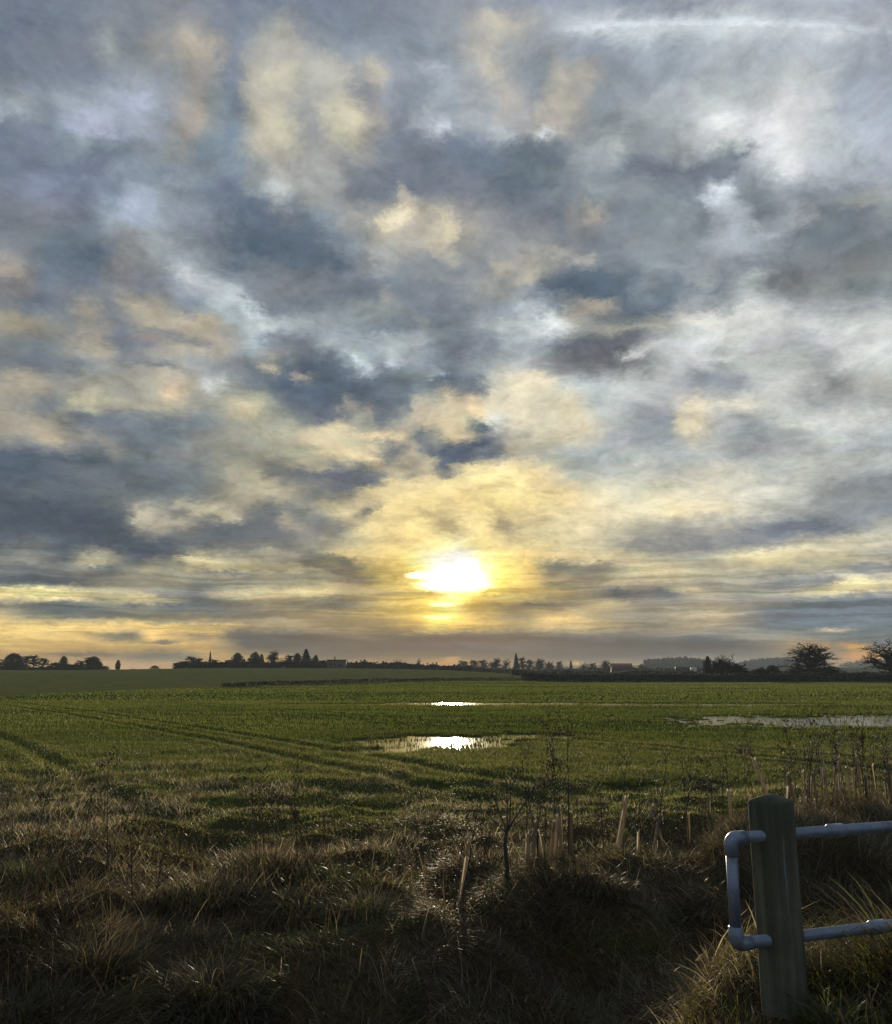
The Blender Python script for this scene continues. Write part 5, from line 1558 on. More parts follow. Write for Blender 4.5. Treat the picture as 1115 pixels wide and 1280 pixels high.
def verge_grass():
    B = Bl()
    n = 26000
    x = rr(n, .15, 3.2); y = rr(n, 2.35, 4.1)
    k = (x > .45 + .35 * fbm(x, y, 2, 2)) & ((x - ptop.x) ** 2 + (y - ptop.y) ** 2 > .085 ** 2)
    x, y = x[k], y[k]; n = len(x)
    z = height(x, y)
    L = rr(n, .08, .26) * (.55 + .55 * sst(1.0, 2.0, x)) 
    L = L * (1 - .45 * (1 - sst(1.0, 1.35, x)))
    B.add(np.stack([x, y, z - .01], 1), L, rr(n, 0, 6.28), rr(n, 0, .5), rr(n, .5, 1.7), rr(n, .002, .0045), 5, rr(n, .0, .72), (rng.random(n) < .45 + .4 * (fbm(x, y, 2.5, 2) - .5)).astype(float))
    tag(obj('verge_grass', B.build('verge_grass', M_grass)), 'green and straw grass on the near roadside verge around the post', 'grass', kind='stuff')
verge_grass()

# ------------------------------------------------------------------ distant trees
def m_crown(g, out, a=(.016, .024, .012), b_=(.045, .058, .026), tr=.25):
    oi = g.n('ShaderNodeObjectInfo').outputs['Random']
    tc = g.n('ShaderNodeTexCoord').outputs['Object']
    n = g.noise(tc, 1.3, 3, .6)
    c = g.mix(g.mr(g.m('ADD', n, g.m('MULTIPLY', g.m('SUBTRACT', oi, .5), .2)), .3, .7), C(*a), C(*b_))
    foliage_shader(g, out, c, tr, .02, .5)
M_ever = mat('dark evergreen foliage', m_crown)
M_twig = mat('fine winter twigs', m_crown, a=(.026, .024, .019), b_=(.055, .050, .040), tr=.12)
M_hedge = mat('leafless hedge', m_crown, a=(.070, .066, .050), b_=(.135, .126, .092), tr=.3)
M_wood = mat('distant bare woodland', m_crown, a=(.045, .042, .035), b_=(.085, .078, .062), tr=.1)

def quads_cloud(P, S, rg, flat=0.0):
    """random small leaf-clump quads at P with size S"""
    n = len(P)
    a = rg.normal(size=(n, 3)); a /= np.linalg.norm(a, axis=1)[:, None]
    b = rg.normal(size=(n, 3)); b -= (b * a).sum(1)[:, None] * a; b /= np.linalg.norm(b, axis=1)[:, None]
    s = (S * (.5 + .9 * rg.random(n)))[:, None]; s2 = s * (.35 + .65 * rg.random(n))[:, None]
    V = np.stack([P - a * s - b * s2 * .4, P + a * s * .3 - b * s2, P + a * s + b * s2 * .3, P - a * s * .2 + b * s2], 1).reshape(-1, 3)
    Q = np.arange(4 * n).reshape(n, 4)
    return V, Q

def evergreen_mesh(kind, seed):
    """unit height crown"""
    rg = np.random.default_rng(seed)
    n = 4600
    t = 1 - rg.random(n) ** .62
    if kind == 'spruce':
        rad = .20 * (1 - t) ** .85 + .01; lump = 1 + .25 * np.sin(t * 55)
        w = rad * lump
    elif kind == 'broad':
        w = .50 * np.sqrt(np.clip(1 - t ** 1.7, 0, 1)) * (.82 + .18 * np.minimum(1, t * 6))
    elif kind == 'poplar':
        w = .11 * np.sin(np.pi * np.clip(t, .02, 1) ** .7) ** .6 + .01
    else:
        w = .42 * np.sqrt(np.clip(1 - (2 * t - .75) ** 2 * .62, .02, 1))
    a = rg.random(n) * 2 * np.pi
    u = np.sqrt(rg.random(n))
    ph = seed * 1.7
    w = w * (1 + .22 * np.sin(3 * a + ph + t * 5) + .14 * np.sin(7 * a + t * 13 + ph) + .10 * np.sin(13 * a - t * 21))
    P = np.stack([w * u * np.cos(a), w * u * np.sin(a), .0 + .98 * t], 1)
    V, Q = quads_cloud(P, np.full(n, .034 if kind != 'poplar' else .018), rg)
    crown = make_mesh('crown', V, Q, [M_ever])
    m = MB(); m.tube([(0, 0, -.03), (0, 0, .35), (.01, 0, .8)], [.028, .02, .008], 7)
    return crown, m.mesh('trunk', M_bark, True)

def bare_tree_meshes(seed, spread=.5, levels=5, r0=.026, trunk=.22, first=7, droop=0.0, kids=3, thin=.0014, limb=.27, sides=3):
    """unit height leafless tree: trunk with limbs, and a crown of finer twigs"""
    rn = random.Random(seed)
    M1 = MB(); M2 = MB()
    def grow(p, d, L, r, order, bias=.02):
        n = 4 if order >= levels - 1 else 3
        pts = [p]; dd = d.copy()
        for i in range(n):
            dd = (dd + Vector((rn.gauss(0, 1), rn.gauss(0, 1), rn.gauss(0, 1))) * .13 + Vector((0, 0, bias))).normalized()
            pts.append(pts[-1] + dd * L / n)
        tgt = M1 if order >= levels - 2 else M2
        tgt.tube(pts, [max(r * (1 - .5 * i / n), thin) for i in range(n + 1)], 5 if order >= levels - 1 else sides, cap=False)
        if order == 0:
            return
        for i in range(kids + (1 if rn.random() < .5 else 0)):
            t = rn.uniform(.35, 1.0)
            j = min(int(t * n), n - 1)
            q = pts[j].lerp(pts[j + 1], t * n - j)
            a = rn.uniform(0, 6.28); w = rn.uniform(.35, .75)
            side = Vector((math.cos(a), math.sin(a), rn.uniform(-.35, .5))).normalized()
            grow(q, (dd * (1 - w) + side * w).normalized(), L * rn.uniform(.55, .8), r * .60, order - 1, bias)
    lead = [Vector((0, 0, -.04))]
    for i in range(6):
        lead.append(Vector((rn.uniform(-.012, .012) * (i + 1), rn.uniform(-.012, .012) * (i + 1), trunk * (i + 1) / 6)))
    M1.tube(lead, [r0 * (1.35 - .17 * i) for i in range(7)], 9, cap=False)
    low = trunk * .32
    for i in range(first):
        q = i / (first - 1.0)                       # 0: topmost limb, 1: lowest limb
        a = 2.4 * i + rn.uniform(-.3, .3)
        th = (.08 + spread * 2.5 * q ** .65) * rn.uniform(.88, 1.12)
        zz = trunk - (trunk - low) * q
        k = min(int(zz / trunk * 6), 5)
        base = lead[k].lerp(lead[k + 1], max(0.0, min(1.0, zz / trunk * 6 - k)))
        d = Vector((math.cos(a) * math.sin(th), math.sin(a) * math.sin(th), math.cos(th)))
        grow(base, d, limb * rn.uniform(.88, 1.1), r0 * .55, levels - 1, .015 - .05 * q - droop)
    V1 = np.array([tuple(v) for v in M1.V]); V2 = np.array([tuple(v) for v in M2.V])
    top = V2[:, 2].max()
    k = 1 / top
    me1 = make_mesh('trunk', V1 * k, [np.array(M1.Q)], [M_bark])
    me2 = make_mesh('crown', V2 * k, [np.array(M2.Q)], [M_twig])
    half = np.percentile(np.abs(V2[:, 0]), 97) * k
    return me2, me1, half

BARE = {'oak': bare_tree_meshes(5, .54, 6, .050, .46, 24, .0, 2, .0019, .24), 'oak_b': bare_tree_meshes(8, .54, 6, .046, .46, 22, .0, 2, .0019, .24),
        'ash': bare_tree_meshes(14, .36, 5, .030, .66, 17, .01, 3, .0042, .16), 'ash_b': bare_tree_meshes(21, .34, 5, .030, .70, 17, .01, 3, .0042, .15),
        'scrub': bare_tree_meshes(33, .58, 5, .022, .30, 18, .0, 3, .0055, .24), 'tall': bare_tree_meshes(41, .30, 5, .024, .78, 15, .01, 3, .0045, .10)}
EVER = {k: evergreen_mesh(k, 50 + i) for i, k in enumerate(('spruce', 'broad', 'poplar', 'round'))}
EHALF = {'spruce': .20, 'broad': .47, 'poplar': .11, 'round': .42}

def tree(name, px, D, top, width, kind, label, group, base_dz=0.0, rz=None):
    """px: bearing column, D distance, top: row of the tip, width: in columns"""
    P = at(px, D, base_dz)
    ztop = pix(px, top, D).z
    h = ztop - P.z
    bare = kind in BARE
    crown, trunk = (BARE[kind][0], BARE[kind][1]) if bare else EVER[kind]
    half = BARE[kind][2] if bare else EHALF[kind]
    root = empty(name, P, rnd.uniform(0, 6.28) if rz is None else rz)
    c = obj('crown', crown, root); t = obj('trunk', trunk, root)
    w = 1.1 * width / 1137.0 * D / 2 / half
    root.scale = (w, w, h)
    tag(root, label, 'tree', group)
    return root

G1 = 'trees on the hill at the far left'
L1 = [(15, 816, 27, 'broad', 'large_evergreen', 'broadest dark evergreen dome at the far left end of the skyline'),
      (-12, 822, 22, 'ash', 'bare_tree', 'bare tree cut by the left edge beside the broad evergreen'),
      (31, 819, 10, 'tall', 'bare_tree', 'slim bare tree touching the right side of the broad evergreen'),
      (41, 818, 13, 'ash', 'bare_tree', 'taller of the twin bare trees right of the broad evergreen'),
      (53, 822, 13, 'ash_b', 'bare_tree', 'lower of the twin bare trees right of the broad evergreen'),
      (67, 827, 18, 'scrub', 'bare_bush', 'dense dark bush left of the narrow knobbed evergreen'),
      (78, 819.5, 9, 'round', 'evergreen_tree', 'narrow knobbed dark evergreen in the middle of the left cluster'),
      (79, 829, 19, 'round', 'evergreen_bush', 'dark bush at the foot of the narrow knobbed evergreen'),
      (93, 829, 16, 'scrub', 'bare_bush', 'low dark bush right of the narrow knobbed evergreen'),
      (100, 825, 12, 'ash', 'bare_tree', 'open bare tree left of the rounded evergreen'),
      (108, 821, 9, 'tall', 'bare_tree', 'slim bare tree touching the rounded evergreen'),
      (116, 820, 15, 'round', 'evergreen_tree', 'rounded dark evergreen towards the right of the left cluster'),
      (123.5, 827, 7, 'round', 'evergreen_bush', 'small dark evergreen against the right side of the rounded one'),
      (131, 832, 9, 'scrub', 'bare_bush', 'small bare bush ending the left cluster'),
      (146.5, 824.5, 5, 'poplar', 'poplar', 'single thin columnar tree alone on the skyline'),
      (166, 836, 6, 'scrub', 'bare_bush', 'tiny bush alone on the skyline right of the columnar tree'),
      (193, 831.5, 9, 'scrub', 'bare_bush', 'small bare bush alone on the skyline before the wood')]
for px, top, w, kind, nm, lab in L1:
    tree(nm, px, 378, top, w, kind, lab, G1)
G2 = 'trees of the copse on the hill left of the sun'
L2 = [(226, 826, 14, 'ash', 'bare_tree', 'leftmost small bare tree of the hill copse'),
      (238, 820, 15, 'ash_b', 'bare_tree', 'taller bare tree near the left end of the hill copse'),
      (247, 822, 12, 'ash', 'bare_tree', 'bare tree left of the thin mast like stem of the copse'),
      (256, 826, 14, 'scrub', 'bare_bush', 'dark bush around the foot of the thin mast like stem'),
      (261.5, 813, 2.2, 'poplar', 'dead_tree', 'thin mast like bare stem rising above the copse'),
      (267, 824, 10, 'tall', 'bare_tree', 'slim bare tree right of the thin mast like stem'),
      (276, 828, 14, 'scrub', 'bare_bush', 'low dark bush between the mast like stem and the first round evergreen'),
      (285, 824, 12, 'ash', 'bare_tree', 'small bare tree left of the first round evergreen'),
      (296, 815.5, 15, 'broad', 'evergreen_tree', 'first round topped evergreen of the copse'),
      (311, 822, 9, 'ash_b', 'bare_tree', 'small bare tree between the two larger evergreens'),
      (318, 814.5, 12, 'round', 'evergreen_tree', 'second tall evergreen, left of the bare oak'),
      (326, 817, 6, 'round', 'evergreen_tree', 'small evergreen knob against the second tall evergreen'),
      (340, 812.5, 18, 'oak', 'bare_oak', 'wide bare oak with see through crown in the middle of the copse'),
      (352, 826, 14, 'scrub', 'bare_bush', 'bush at the foot of the bare oak'),
      (361, 818, 12, 'ash', 'bare_tree', 'bare tree left of the ragged evergreen'),
      (371, 816, 10, 'round', 'evergreen_tree', 'ragged topped evergreen left of the spruce'),
      (382, 811, 14, 'spruce', 'spruce', 'tallest pointed spruce of the copse'),
      (394, 818.5, 9, 'broad', 'evergreen_tree', 'small dark evergreen right of the spruce'),
      (404, 825, 11, 'round', 'evergreen_bush', 'round bush left of the low flat building'),
      (306, 828, 22, 'round', 'evergreen_bush', 'dark undergrowth between the first and second evergreens'),
      (335, 829, 26, 'round', 'evergreen_bush', 'dark undergrowth below the bare oak'),
      (372, 827, 26, 'round', 'evergreen_bush', 'dark undergrowth below the ragged evergreen'),
      (392, 829, 22, 'round', 'evergreen_bush', 'dark undergrowth right of the spruce'),
      (266, 830, 30, 'round', 'evergreen_bush', 'dark undergrowth along the left half of the copse')]
for px, top, w, kind, nm, lab in L2:
    tree(nm, px, 382 + rnd.uniform(-4, 10), top, w, kind, lab, G2)

G3 = 'hazy trees in the valley right of the sun'
L3 = [(523, 822, 7, 'oak_b', 460, 'bare_tree', 'tiny lollipop shaped bare tree alone on the ridge below the sun'),
      (580, 825, 14, 'ash', 620, 'bare_tree', 'first hazy bare tree at the left end of the valley wood'),
      (592, 824.5, 14, 'ash_b', 625, 'bare_tree', 'second hazy bare tree from the left of the valley wood'),
      (604, 824, 13, 'ash', 620, 'bare_tree', 'third hazy bare tree from the left of the valley wood'),
      (615, 825, 12, 'oak_b', 600, 'bare_tree', 'broad hazy tree left of the paired round trees'),
      (620, 821.5, 15, 'oak', 560, 'bare_tree', 'larger of the paired round hazy trees left of the pointed conifer'),
      (633, 822, 12, 'oak_b', 560, 'bare_tree', 'smaller of the paired round hazy trees left of the pointed conifer'),
      (645.5, 816, 8, 'spruce', 540, 'conifer', 'pointed reddish conifer standing like a spire in the valley wood'),
      (653, 820.5, 9, 'ash', 560, 'bare_tree', 'slim hazy tree touching the pointed conifer'),
      (662, 824, 12, 'ash_b', 580, 'bare_tree', 'low hazy tree between the conifer and the round dark tree'),
      (675, 822, 16, 'oak', 540, 'bare_tree', 'round dark hazy tree right of the pointed conifer'),
      (687, 826, 10, 'scrub', 600, 'bare_bush', 'low hazy bush right of the round dark tree'),
      (699, 826, 8, 'ash', 620, 'bare_tree', 'small faint tree left of the bright sky gap'),
      (714, 825, 3, 'poplar', 560, 'poplar', 'thin pole like tree in the bright sky gap'),
      (731, 827, 13, 'oak_b', 560, 'bare_tree', 'low rounded tree right of the bright sky gap'),
      (741, 828, 9, 'ash', 560, 'bare_tree', 'small tree right of the low rounded tree'),
      (757, 824.5, 14, 'oak', 520, 'bare_tree', 'rounded bare tree left of the barn roof'),
      (784, 829, 5, 'spruce', 520, 'conifer', 'small pointed tree behind the barn roof'),
      (802, 829, 10, 'scrub', 620, 'bare_bush', 'faint bush right of the barn roof')]
for px, top, w, kind, D, nm, lab in L3:
    tree(nm, px, D, top, w, kind, lab, G3)

G4 = 'roadside trees on the right'
tree('evergreen_tree', 885.5, 236, 819.5, 11, 'broad', 'narrow very dark evergreen against the left side of the round bare thicket', G4)
tree('bare_thicket', 909, 234, 817, 38, 'oak_b', 'wide round topped bare thicket right of the lorry', G4, rz=1.0)
tree('bare_thicket', 900, 231, 822, 26, 'scrub', 'dense twiggy growth at the left foot of the round bare thicket', G4)
tree('bare_thicket', 922, 232, 828, 24, 'scrub', 'dense twiggy growth at the right foot of the round bare thicket', G4)
tree('evergreen_bush', 966, 225, 831, 17, 'round', 'dark ivy covered bush left of the big oak', G4)
tree('bare_bush', 951, 226, 833, 18, 'scrub', 'pale brown bush left of the ivy covered bush', G4)
tree('bare_oak', 1017, 221, 802.5, 62, 'oak', 'big spreading bare oak with a thick trunk by the road', G4, rz=.4)
tree('bare_bush', 1000, 219, 834, 22, 'scrub', 'brush at the left foot of the big oak', G4)
tree('bare_bush', 1038, 219, 833, 24, 'scrub', 'brush at the right foot of the big oak', G4)
tree('bare_oak', 1112, 214, 797, 60, 'oak_b', 'bare tree cut by the right edge of the picture', G4, rz=2.2)
tree('bare_bush', 1085, 219, 839, 22, 'scrub', 'low brush left of the tree at the right edge', G4)
tree('bare_oak', 1175, 225, 801, 50, 'oak', 'bare tree outside the right edge behind the hedge', G4, rz=1.2)

# ------------------------------------------------------------------ hedges
def hedge(pts, h, w, n, size, label, group=None, material=None, ragged=.55, seed=1):
    rg = np.random.default_rng(seed)
    pts = np.array(pts, float)
    seg = np.linalg.norm(np.diff(pts, axis=0), axis=1); cum = np.concatenate([[0], np.cumsum(seg)])
    s = rg.random(n) * cum[-1]
    x = np.interp(s, cum, pts[:, 0]); y = np.interp(s, cum, pts[:, 1])
    g0 = height(x, y)
    top = h * (1 - ragged + 2 * ragged * fbm(s * .12 + seed, s * 0 + seed * 3.3, 1.0, 5, .65)) * np.where(rg.random(n) < .04, 1.35, 1.0)
    t = rg.random(n) ** .8
    z = g0 + t * top
    off = (rg.random(n) - .5) * w * (1 - .5 * t)
    c = Vector((pts[:, 0].mean(), pts[:, 1].mean(), 0)); c.z = nz(c.x, c.y)
    P = np.stack([x + off * .3 - c.x, y + off - c.y, z - c.z], 1)
    V, Q = quads_cloud(P, np.full(n, size), rg)
    o = obj('hedge', make_mesh('hedge', V, Q, [material or M_hedge]), loc=c)
    tag(o, label, 'hedge', group)
def line(p0, D0, p1, D1, n=12):
    return [((p0 + (p1 - p0) * i / n - 557.5) / 1137 * (D0 + (D1 - D0) * i / n), D0 + (D1 - D0) * i / n) for i in range(n + 1)]
hedge(line(652, 205, 822, 207), 1.5, 1.6, 9000, .22, 'low hazy hedge along the far edge of the crop in the middle', material=M_hedge, seed=2)
hedge(line(822, 207, 1190, 208), 1.55, 1.8, 20000, .22, 'long dark brown leafless hedge along the far edge of the crop on the right', seed=3)
hedge(line(640, 300, 850, 290), 2.0, 3, 9000, .35, 'hedge line behind the crop in front of the barn', seed=4, ragged=.5)
hedge(line(850, 262, 1180, 250), 1.9, 3, 16000, .3, 'thick brown hedge behind the big oak and the road', seed=5, ragged=.5)
hedge(line(278, 128, 665, 204), .65, .9, 6000, .13, 'low trimmed hedge on the left at the foot of the green hill', seed=6, ragged=.5)
hedge(line(432, 400, 590, 430), 2.6, 3, 9000, .45, 'long dark hedgerow on the ridge below the sun', material=M_ever, seed=7, ragged=.5)
hedge(line(560, 440, 745, 470), 2.6, 4, 8000, .5, 'dark hedge band below the hazy valley trees', seed=8, ragged=.6)
hedge(line(216, 388, 410, 388), 2.5, 4, 8000, .4, 'dense dark undergrowth hedge along the foot of the hill copse', material=M_ever, seed=9, ragged=.3)
hedge(line(-40, 384, 128, 384), 1.5, 4, 5000, .4, 'dark hedge under the trees at the far left', material=M_ever, seed=10, ragged=.4)
hedge(line(700, 520, 900, 520), 3.5, 3, 6000, .5, 'faint field hedge between the barn and the far hills', material=M_wood, seed=11, ragged=.4)

# ------------------------------------------------------------------ far hills with woods on them
def m_hill(g, out):
    P = g.n('ShaderNodeNewGeometry').outputs['Position']
    v = g.n('ShaderNodeTexVoronoi'); g.l(g.vm('MULTIPLY', P, (.006, .010, .012)), v.inputs['Vector']); v.inputs['Scale'].default_value = 1.0
    s = g.sep(v.outputs['Color'])
    c = g.ramp(s[0], [(0, C(.055, .085, .03)), (.4, C(.085, .07, .045)), (.6, C(.10, .12, .05)), (.8, C(.05, .07, .03))], 'CONSTANT')
    b = g.n('ShaderNodeBsdfPrincipled'); g.l(c, b.inputs['Base Color']); b.inputs['Roughness'].default_value = .95
    g.l(b.outputs[0], out.inputs[0])
M_hill = mat('far hill fields', m_hill)
def hills(prof, D, depth, seed, woodtop, label):
    """prof: (column, row of the skyline) pairs"""
    px = np.linspace(prof[0][0], prof[-1][0], 90)
    row = np.interp(px, [p[0] for p in prof], [p[1] for p in prof])
    X = (px - 557.5) / 1137.0 * D
    top = CAM_Z + (841 - row) / 1137.0 * D * 1.0
    top = top + (fbm(px * .05 + seed, px * 0, 1.0, 3) - .5) * D * .0012
    V = []; m = 16
    for j in range(m + 1):
        t = j / m; y = D - depth * .6 + depth * 1.6 * t
        prof_ = math.sin(math.pi * min(t * 1.0 / .75, 2) / 2) if t < .75 else math.cos((t - .75) / .25 * math.pi / 2)
        for i in range(len(px)):
            V.append((X[i] * (y / D), y, -6 + (top[i] + 6) * prof_))
    n = len(px)
    Q = [(j * n + i, j * n + i + 1, (j + 1) * n + i + 1, (j + 1) * n + i) for j in range(m) for i in range(n - 1)]
    o = obj('hills', make_mesh('hills', V, np.array(Q), [M_hill], smooth=True))
    tag(o, kind='structure')
    if woodtop:
        rg = np.random.default_rng(seed)
        N = int(woodtop[2])
        p = rg.uniform(woodtop[0], woodtop[1], N)
        rw = np.interp(p, [q[0] for q in prof], [q[1] for q in prof])
        tp = CAM_Z + (841 - rw) / 1137.0 * D + (fbm(p * .05 + seed, p * 0, 1.0, 3) - .5) * D * .0012
        yy = D + depth * .6 * (rg.random(N) - .62)
        q = (yy - (D - depth * .6)) / (depth * 1.6)
        gz = -6 + (tp + 6) * np.sin(np.pi * np.clip(q / .75, 0, 1) / 2)
        hgt = (7 + 6 * fbm(p * .6 + 3, yy * .02, 1.0, 3)) * woodtop[3]
        z = gz + hgt * rg.random(N) ** .7
        Pn = np.stack([(p - 557.5) / 1137.0 * yy, yy, z], 1)
        V, Q = quads_cloud(Pn, np.full(N, 1.5 * woodtop[3] + .3), rg)
        tag(obj('far_wood', make_mesh('far_wood', V, Q, [M_wood])), label, 'woodland', kind='stuff')
hills([(770, 838), (812, 829), (832, 827), (850, 826), (872, 827), (890, 833), (930, 838)], 1150, 260, 3, (806, 885, 7000, .8), 'hazy wooded hill behind the lorry')
hills([(905, 838), (925, 832), (940, 828), (970, 826), (1000, 825), (1030, 829), (1060, 833), (1130, 834), (1200, 833)], 1500, 300, 5, (922, 1034, 9000, .9), 'hazy wooded hill behind the big oak')
hills([(1030, 838), (1060, 829), (1080, 826), (1120, 824), (1180, 824), (1300, 830)], 1850, 350, 8, (1050, 1200, 6000, .7), 'faint wooded hill at the right edge')
hills([(560, 838), (640, 836), (700, 834), (760, 833), (820, 833), (900, 836), (960, 840)], 1700, 300, 9, (620, 800, 4000, .5), 'faint line of woods low behind the valley trees')

# ------------------------------------------------------------------ buildings, road, vehicles
def m_plain(g, out, c=(.2, .2, .2), rough=.7, metal=0.0):
    tc = g.n('ShaderNodeTexCoord').outputs['Object']
    n = g.noise(tc, 1.7, 4, .6)
    b = g.n('ShaderNodeBsdfPrincipled')
    g.l(g.mix(g.mr(n, .3, .7), C(*[v * .75 for v in c]), C(*c)), b.inputs['Base Color'])
    b.inputs['Roughness'].default_value = rough; b.inputs['Metallic'].default_value = metal
    g.l(b.outputs[0], out.inputs[0])
M_brick = mat('old brick wall', m_plain, c=(.20, .11, .075), rough=.9)
M_slate = mat('dark roof', m_plain, c=(.05, .045, .045), rough=.8)
M_tile = mat('brown tiled roof', m_plain, c=(.12, .07, .05), rough=.85)
M_white = mat('white vehicle paint', m_plain, c=(.78, .79, .80), rough=.3)
M_silver = mat('silver vehicle paint', m_plain, c=(.50, .52, .54), rough=.3, metal=.3)
M_dark = mat('dark trailer side', m_plain, c=(.035, .04, .05), rough=.5)
M_glass = mat('vehicle glass', m_plain, c=(.03, .04, .05), rough=.1)
M_tyre = mat('tyre rubber', m_plain, c=(.02, .02, .02), rough=.9)
M_road = mat('asphalt', m_plain, c=(.05, .05, .05), rough=.9)

def box_part(root, name, c, h, m):
    b = MB(); b.box(c, h)
    o = obj(name, b.mesh(name, m), root)
    bv = o.modifiers.new('bevel', 'BEVEL'); bv.width = min(h) * .2; bv.segments = 2
    return o
def flat_house():
    P = at(420.5, 384)
    root = empty('low_building', P)
    box_part(root, 'wall', (0, 0, 1.3), (3.9, 2.2, 1.5), M_brick)
    box_part(root, 'roof', (0.1, 0, 2.98), (4.2, 2.5, .17), M_slate)
    box_part(root, 'chimney', (-.8, 0, 3.7), (.2, .25, .6), M_brick)
    for x in (-2.2, -.2, 1.8):
        box_part(root, 'window', (x, -2.2, 1.4), (.5, .03, .5), M_glass)
    root.scale = (1, 1, 1.15)
    tag(root, 'low flat roofed dark building with a chimney at the right end of the hill copse', 'building')
flat_house()
def barn():
    P = at(777, 430)
    root = empty('barn', P)
    m = MB(); w, d, h, rdg = 4.4, 3.2, 2.4, 4.0
    m.poly([(-w, -d, 0), (w, -d, 0), (w, d, 0), (-w, d, 0), (-w, -d, h), (w, -d, h), (w, d, h), (-w, d, h), (-w, 0, rdg), (w, 0, rdg)],
           [(0, 1, 5, 4), (2, 3, 7, 6), (1, 2, 6, 5), (3, 0, 4, 7), (5, 6, 9), (7, 4, 8)])
    obj('wall', m.mesh('wall', M_brick), root)
    m = MB(); e = .35
    for s in (-1, 1):
        m.poly([(-w - e, s * (d + e), h - .25), (w + e, s * (d + e), h - .25), (w + e, 0, rdg + .12), (-w - e, 0, rdg + .12),
                (-w - e, s * (d + e), h - .1), (w + e, s * (d + e), h - .1), (w + e, 0, rdg + .27), (-w - e, 0, rdg + .27)],
               [(0, 1, 2, 3), (4, 5, 6, 7), (0, 1, 5, 4), (2, 3, 7, 6), (0, 3, 7, 4), (1, 2, 6, 5)])
    obj('roof', m.mesh('roof', M_tile), root)
    box_part(root, 'door', (-1.5, -d, 1.0), (.9, .04, 1.0), M_slate)
    root.scale = (1.05, 1, 1.25)
    tag(root, 'small barn with a brown pitched roof beyond the crop', 'barn')
barn()

def road():
    pts = line(700, 470, 1250, 285, 24)
    V = []
    for x, y in pts:
        d = Vector((-.28, 1, 0)).normalized()
        z = nz(x, y)
        for s in (-1, 1):
            V.append((x + d.x * 3.2 * s, y + d.y * 3.2 * s, max(z, nz(x + d.x * 3.2 * s, y + d.y * 3.2 * s)) + .12))
    for x, y in pts:
        d = Vector((-.28, 1, 0)).normalized()
        for s in (-1, 1):
            V.append((x + d.x * 4.2 * s, y + d.y * 4.2 * s, nz(x, y) - .5))
    n = len(pts)
    Q = [(2 * i, 2 * i + 2, 2 * i + 3, 2 * i + 1) for i in range(n - 1)]
    Q += [(2 * i, 2 * i + 2, 2 * n + 2 * i + 2, 2 * n + 2 * i) for i in range(n - 1)] + [(2 * i + 1, 2 * i + 3, 2 * n + 2 * i + 3, 2 * n + 2 * i + 1) for i in range(n - 1)]
    tag(obj('road', make_mesh('road', V, np.array(Q), [M_road])), kind='structure')
road()
def wheel(root, x, y, r, w):
    m = MB(); m.tube([(x, y - w, r), (x, y - w * .5, r), (x, y + w * .5, r), (x, y + w, r)], [r * .86, r, r, r * .86], 18)
    o = obj('wheel', m.mesh('wheel', M_tyre, False), root)
    m = MB(); m.tube([(x, y - w * 1.06, r), (x, y + w * 1.06, r)], r * .55, 12)
    obj('rim', m.mesh('rim', M_silver), o)
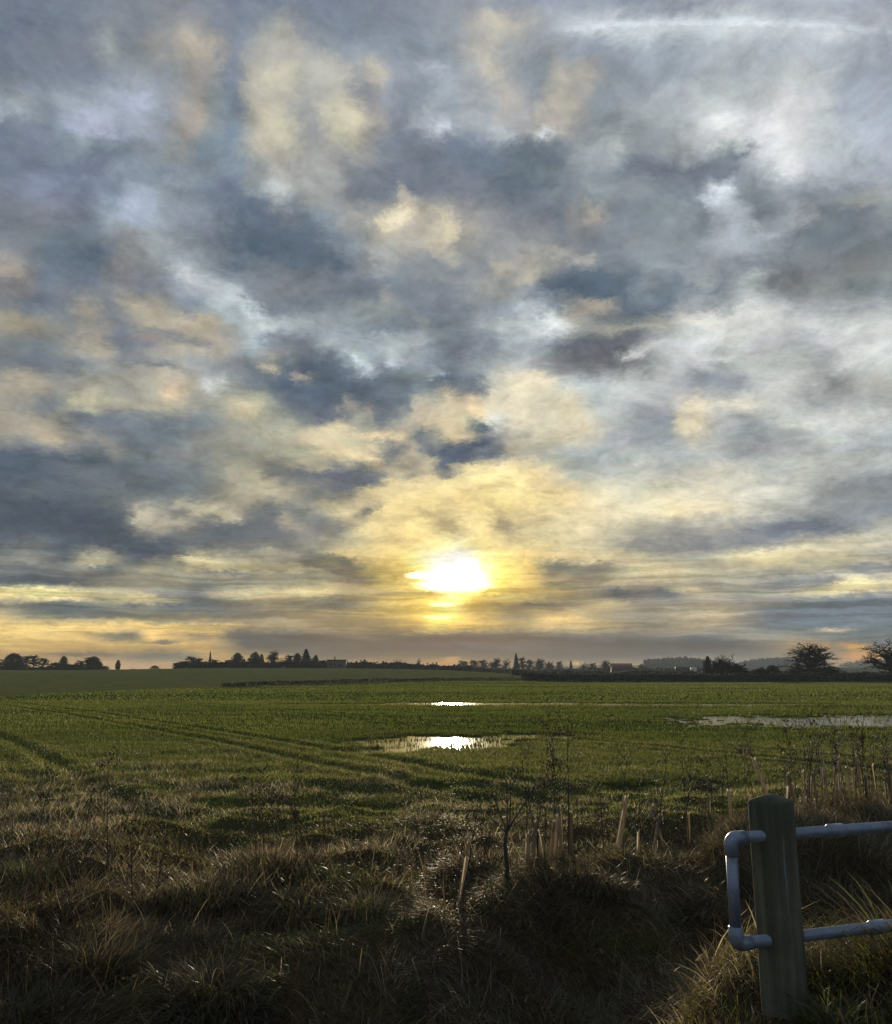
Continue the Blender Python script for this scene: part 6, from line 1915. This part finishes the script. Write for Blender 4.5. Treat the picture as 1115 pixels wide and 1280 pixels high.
def car(px, D, paint, label, rz=-.5):
    root = empty('car', at(px, D, .14), rz)
    prof = [(-2.1, .35), (-2.12, .75), (-1.95, .95), (-1.2, 1.02), (-.55, 1.42), (.75, 1.45), (1.45, 1.0), (2.0, .92), (2.12, .6), (2.1, .35)]
    n = len(prof); V = []
    for s in (-1, 1):
        for x, z in prof:
            V.append((x, s * (.86 if z < 1.1 else .68), z))
    m = MB()
    m.poly(V, [(i, (i + 1) % n, n + (i + 1) % n, n + i) for i in range(n)])
    c1 = len(m.V)
    for s in (0, 1):
        b = s * n
        m.poly([V[b + i] for i in range(n)], [(0, 1, 2, 9), (2, 3, 8, 9), (3, 6, 7, 8), (3, 4, 5, 6)])
    obj('body', m.mesh('body', paint), root)
    m = MB()
    m.poly([(-1.14, -.66, 1.07), (-1.14, .66, 1.07), (-.6, .6, 1.39), (-.6, -.6, 1.39)], [(0, 1, 2, 3)])
    m.poly([(1.40, -.66, 1.05), (1.40, .66, 1.05), (.80, .6, 1.42), (.80, -.6, 1.42)], [(0, 1, 2, 3)])
    for s in (-1, 1):
        m.poly([(-1.0, s * .84, 1.06), (1.2, s * .84, 1.06), (.66, s * .70, 1.38), (-.5, s * .70, 1.38)], [(0, 1, 2, 3)])
    obj('window', m.mesh('window', M_glass), root)
    for x in (-1.3, 1.3):
        for y in (-.78, .78):
            wheel(root, x, y, .32, .1)
    tag(root, label, 'car', 'vehicles on the far road')
def lorry():
    root = empty('lorry', at(858, 398, .14), .12)
    box_part(root, 'trailer', (-1.6, 0, 2.1), (3.0, 1.2, 1.15), M_dark)
    box_part(root, 'chassis', (0, 0, .8), (4.6, .8, .15), M_dark)
    box_part(root, 'cab', (3.4, 0, 1.7), (1.1, 1.15, 1.15), M_white)
    box_part(root, 'wind_deflector', (3.0, 0, 3.0), (.6, 1.0, .16), M_white)
    box_part(root, 'windscreen', (4.5, 0, 2.1), (.03, 1.0, .45), M_glass)
    for x in (3.4, -1.0, -2.8, -3.8):
        for y in (-1, 1):
            wheel(root, x, y, .48, .14)
    tag(root, 'lorry with a white cab and dark trailer left of the round bare thicket', 'lorry', 'vehicles on the far road')
lorry()
car(880, 372, M_white, 'tiny white car just in front of the narrow dark evergreen', -.4)
car(984, 300, M_silver, 'pale car left of the big oak, nearer the ivy covered bush')
car(1012, 296, M_silver, 'pale car directly behind the trunk of the big oak')
car(1088, 288, M_white, 'white car left of the tree at the right edge', -.9)

# ------------------------------------------------------------------ evening haze over the fields
def m_haze(g, out):
    v = g.n('ShaderNodeVolumePrincipled')
    v.inputs['Color'].default_value = (.50, .59, .66, 1)
    v.inputs['Density'].default_value = HAZE
    v.inputs['Anisotropy'].default_value = .12
    g.l(v.outputs[0], out.inputs['Volume'])
HAZE = .00022
M_haze = mat('evening haze', m_haze)
def haze():
    m = MB(); m.box((0, 820, 15), (1500, 1230, 18))
    o = obj('haze', m.mesh('haze', M_haze))
    tag(o, 'thin grey evening haze over the far fields', 'haze', kind='stuff')
haze()
sc.cycles.volume_bounces = 0
sc.cycles.max_bounces = 6
sc.cycles.transparent_max_bounces = 8
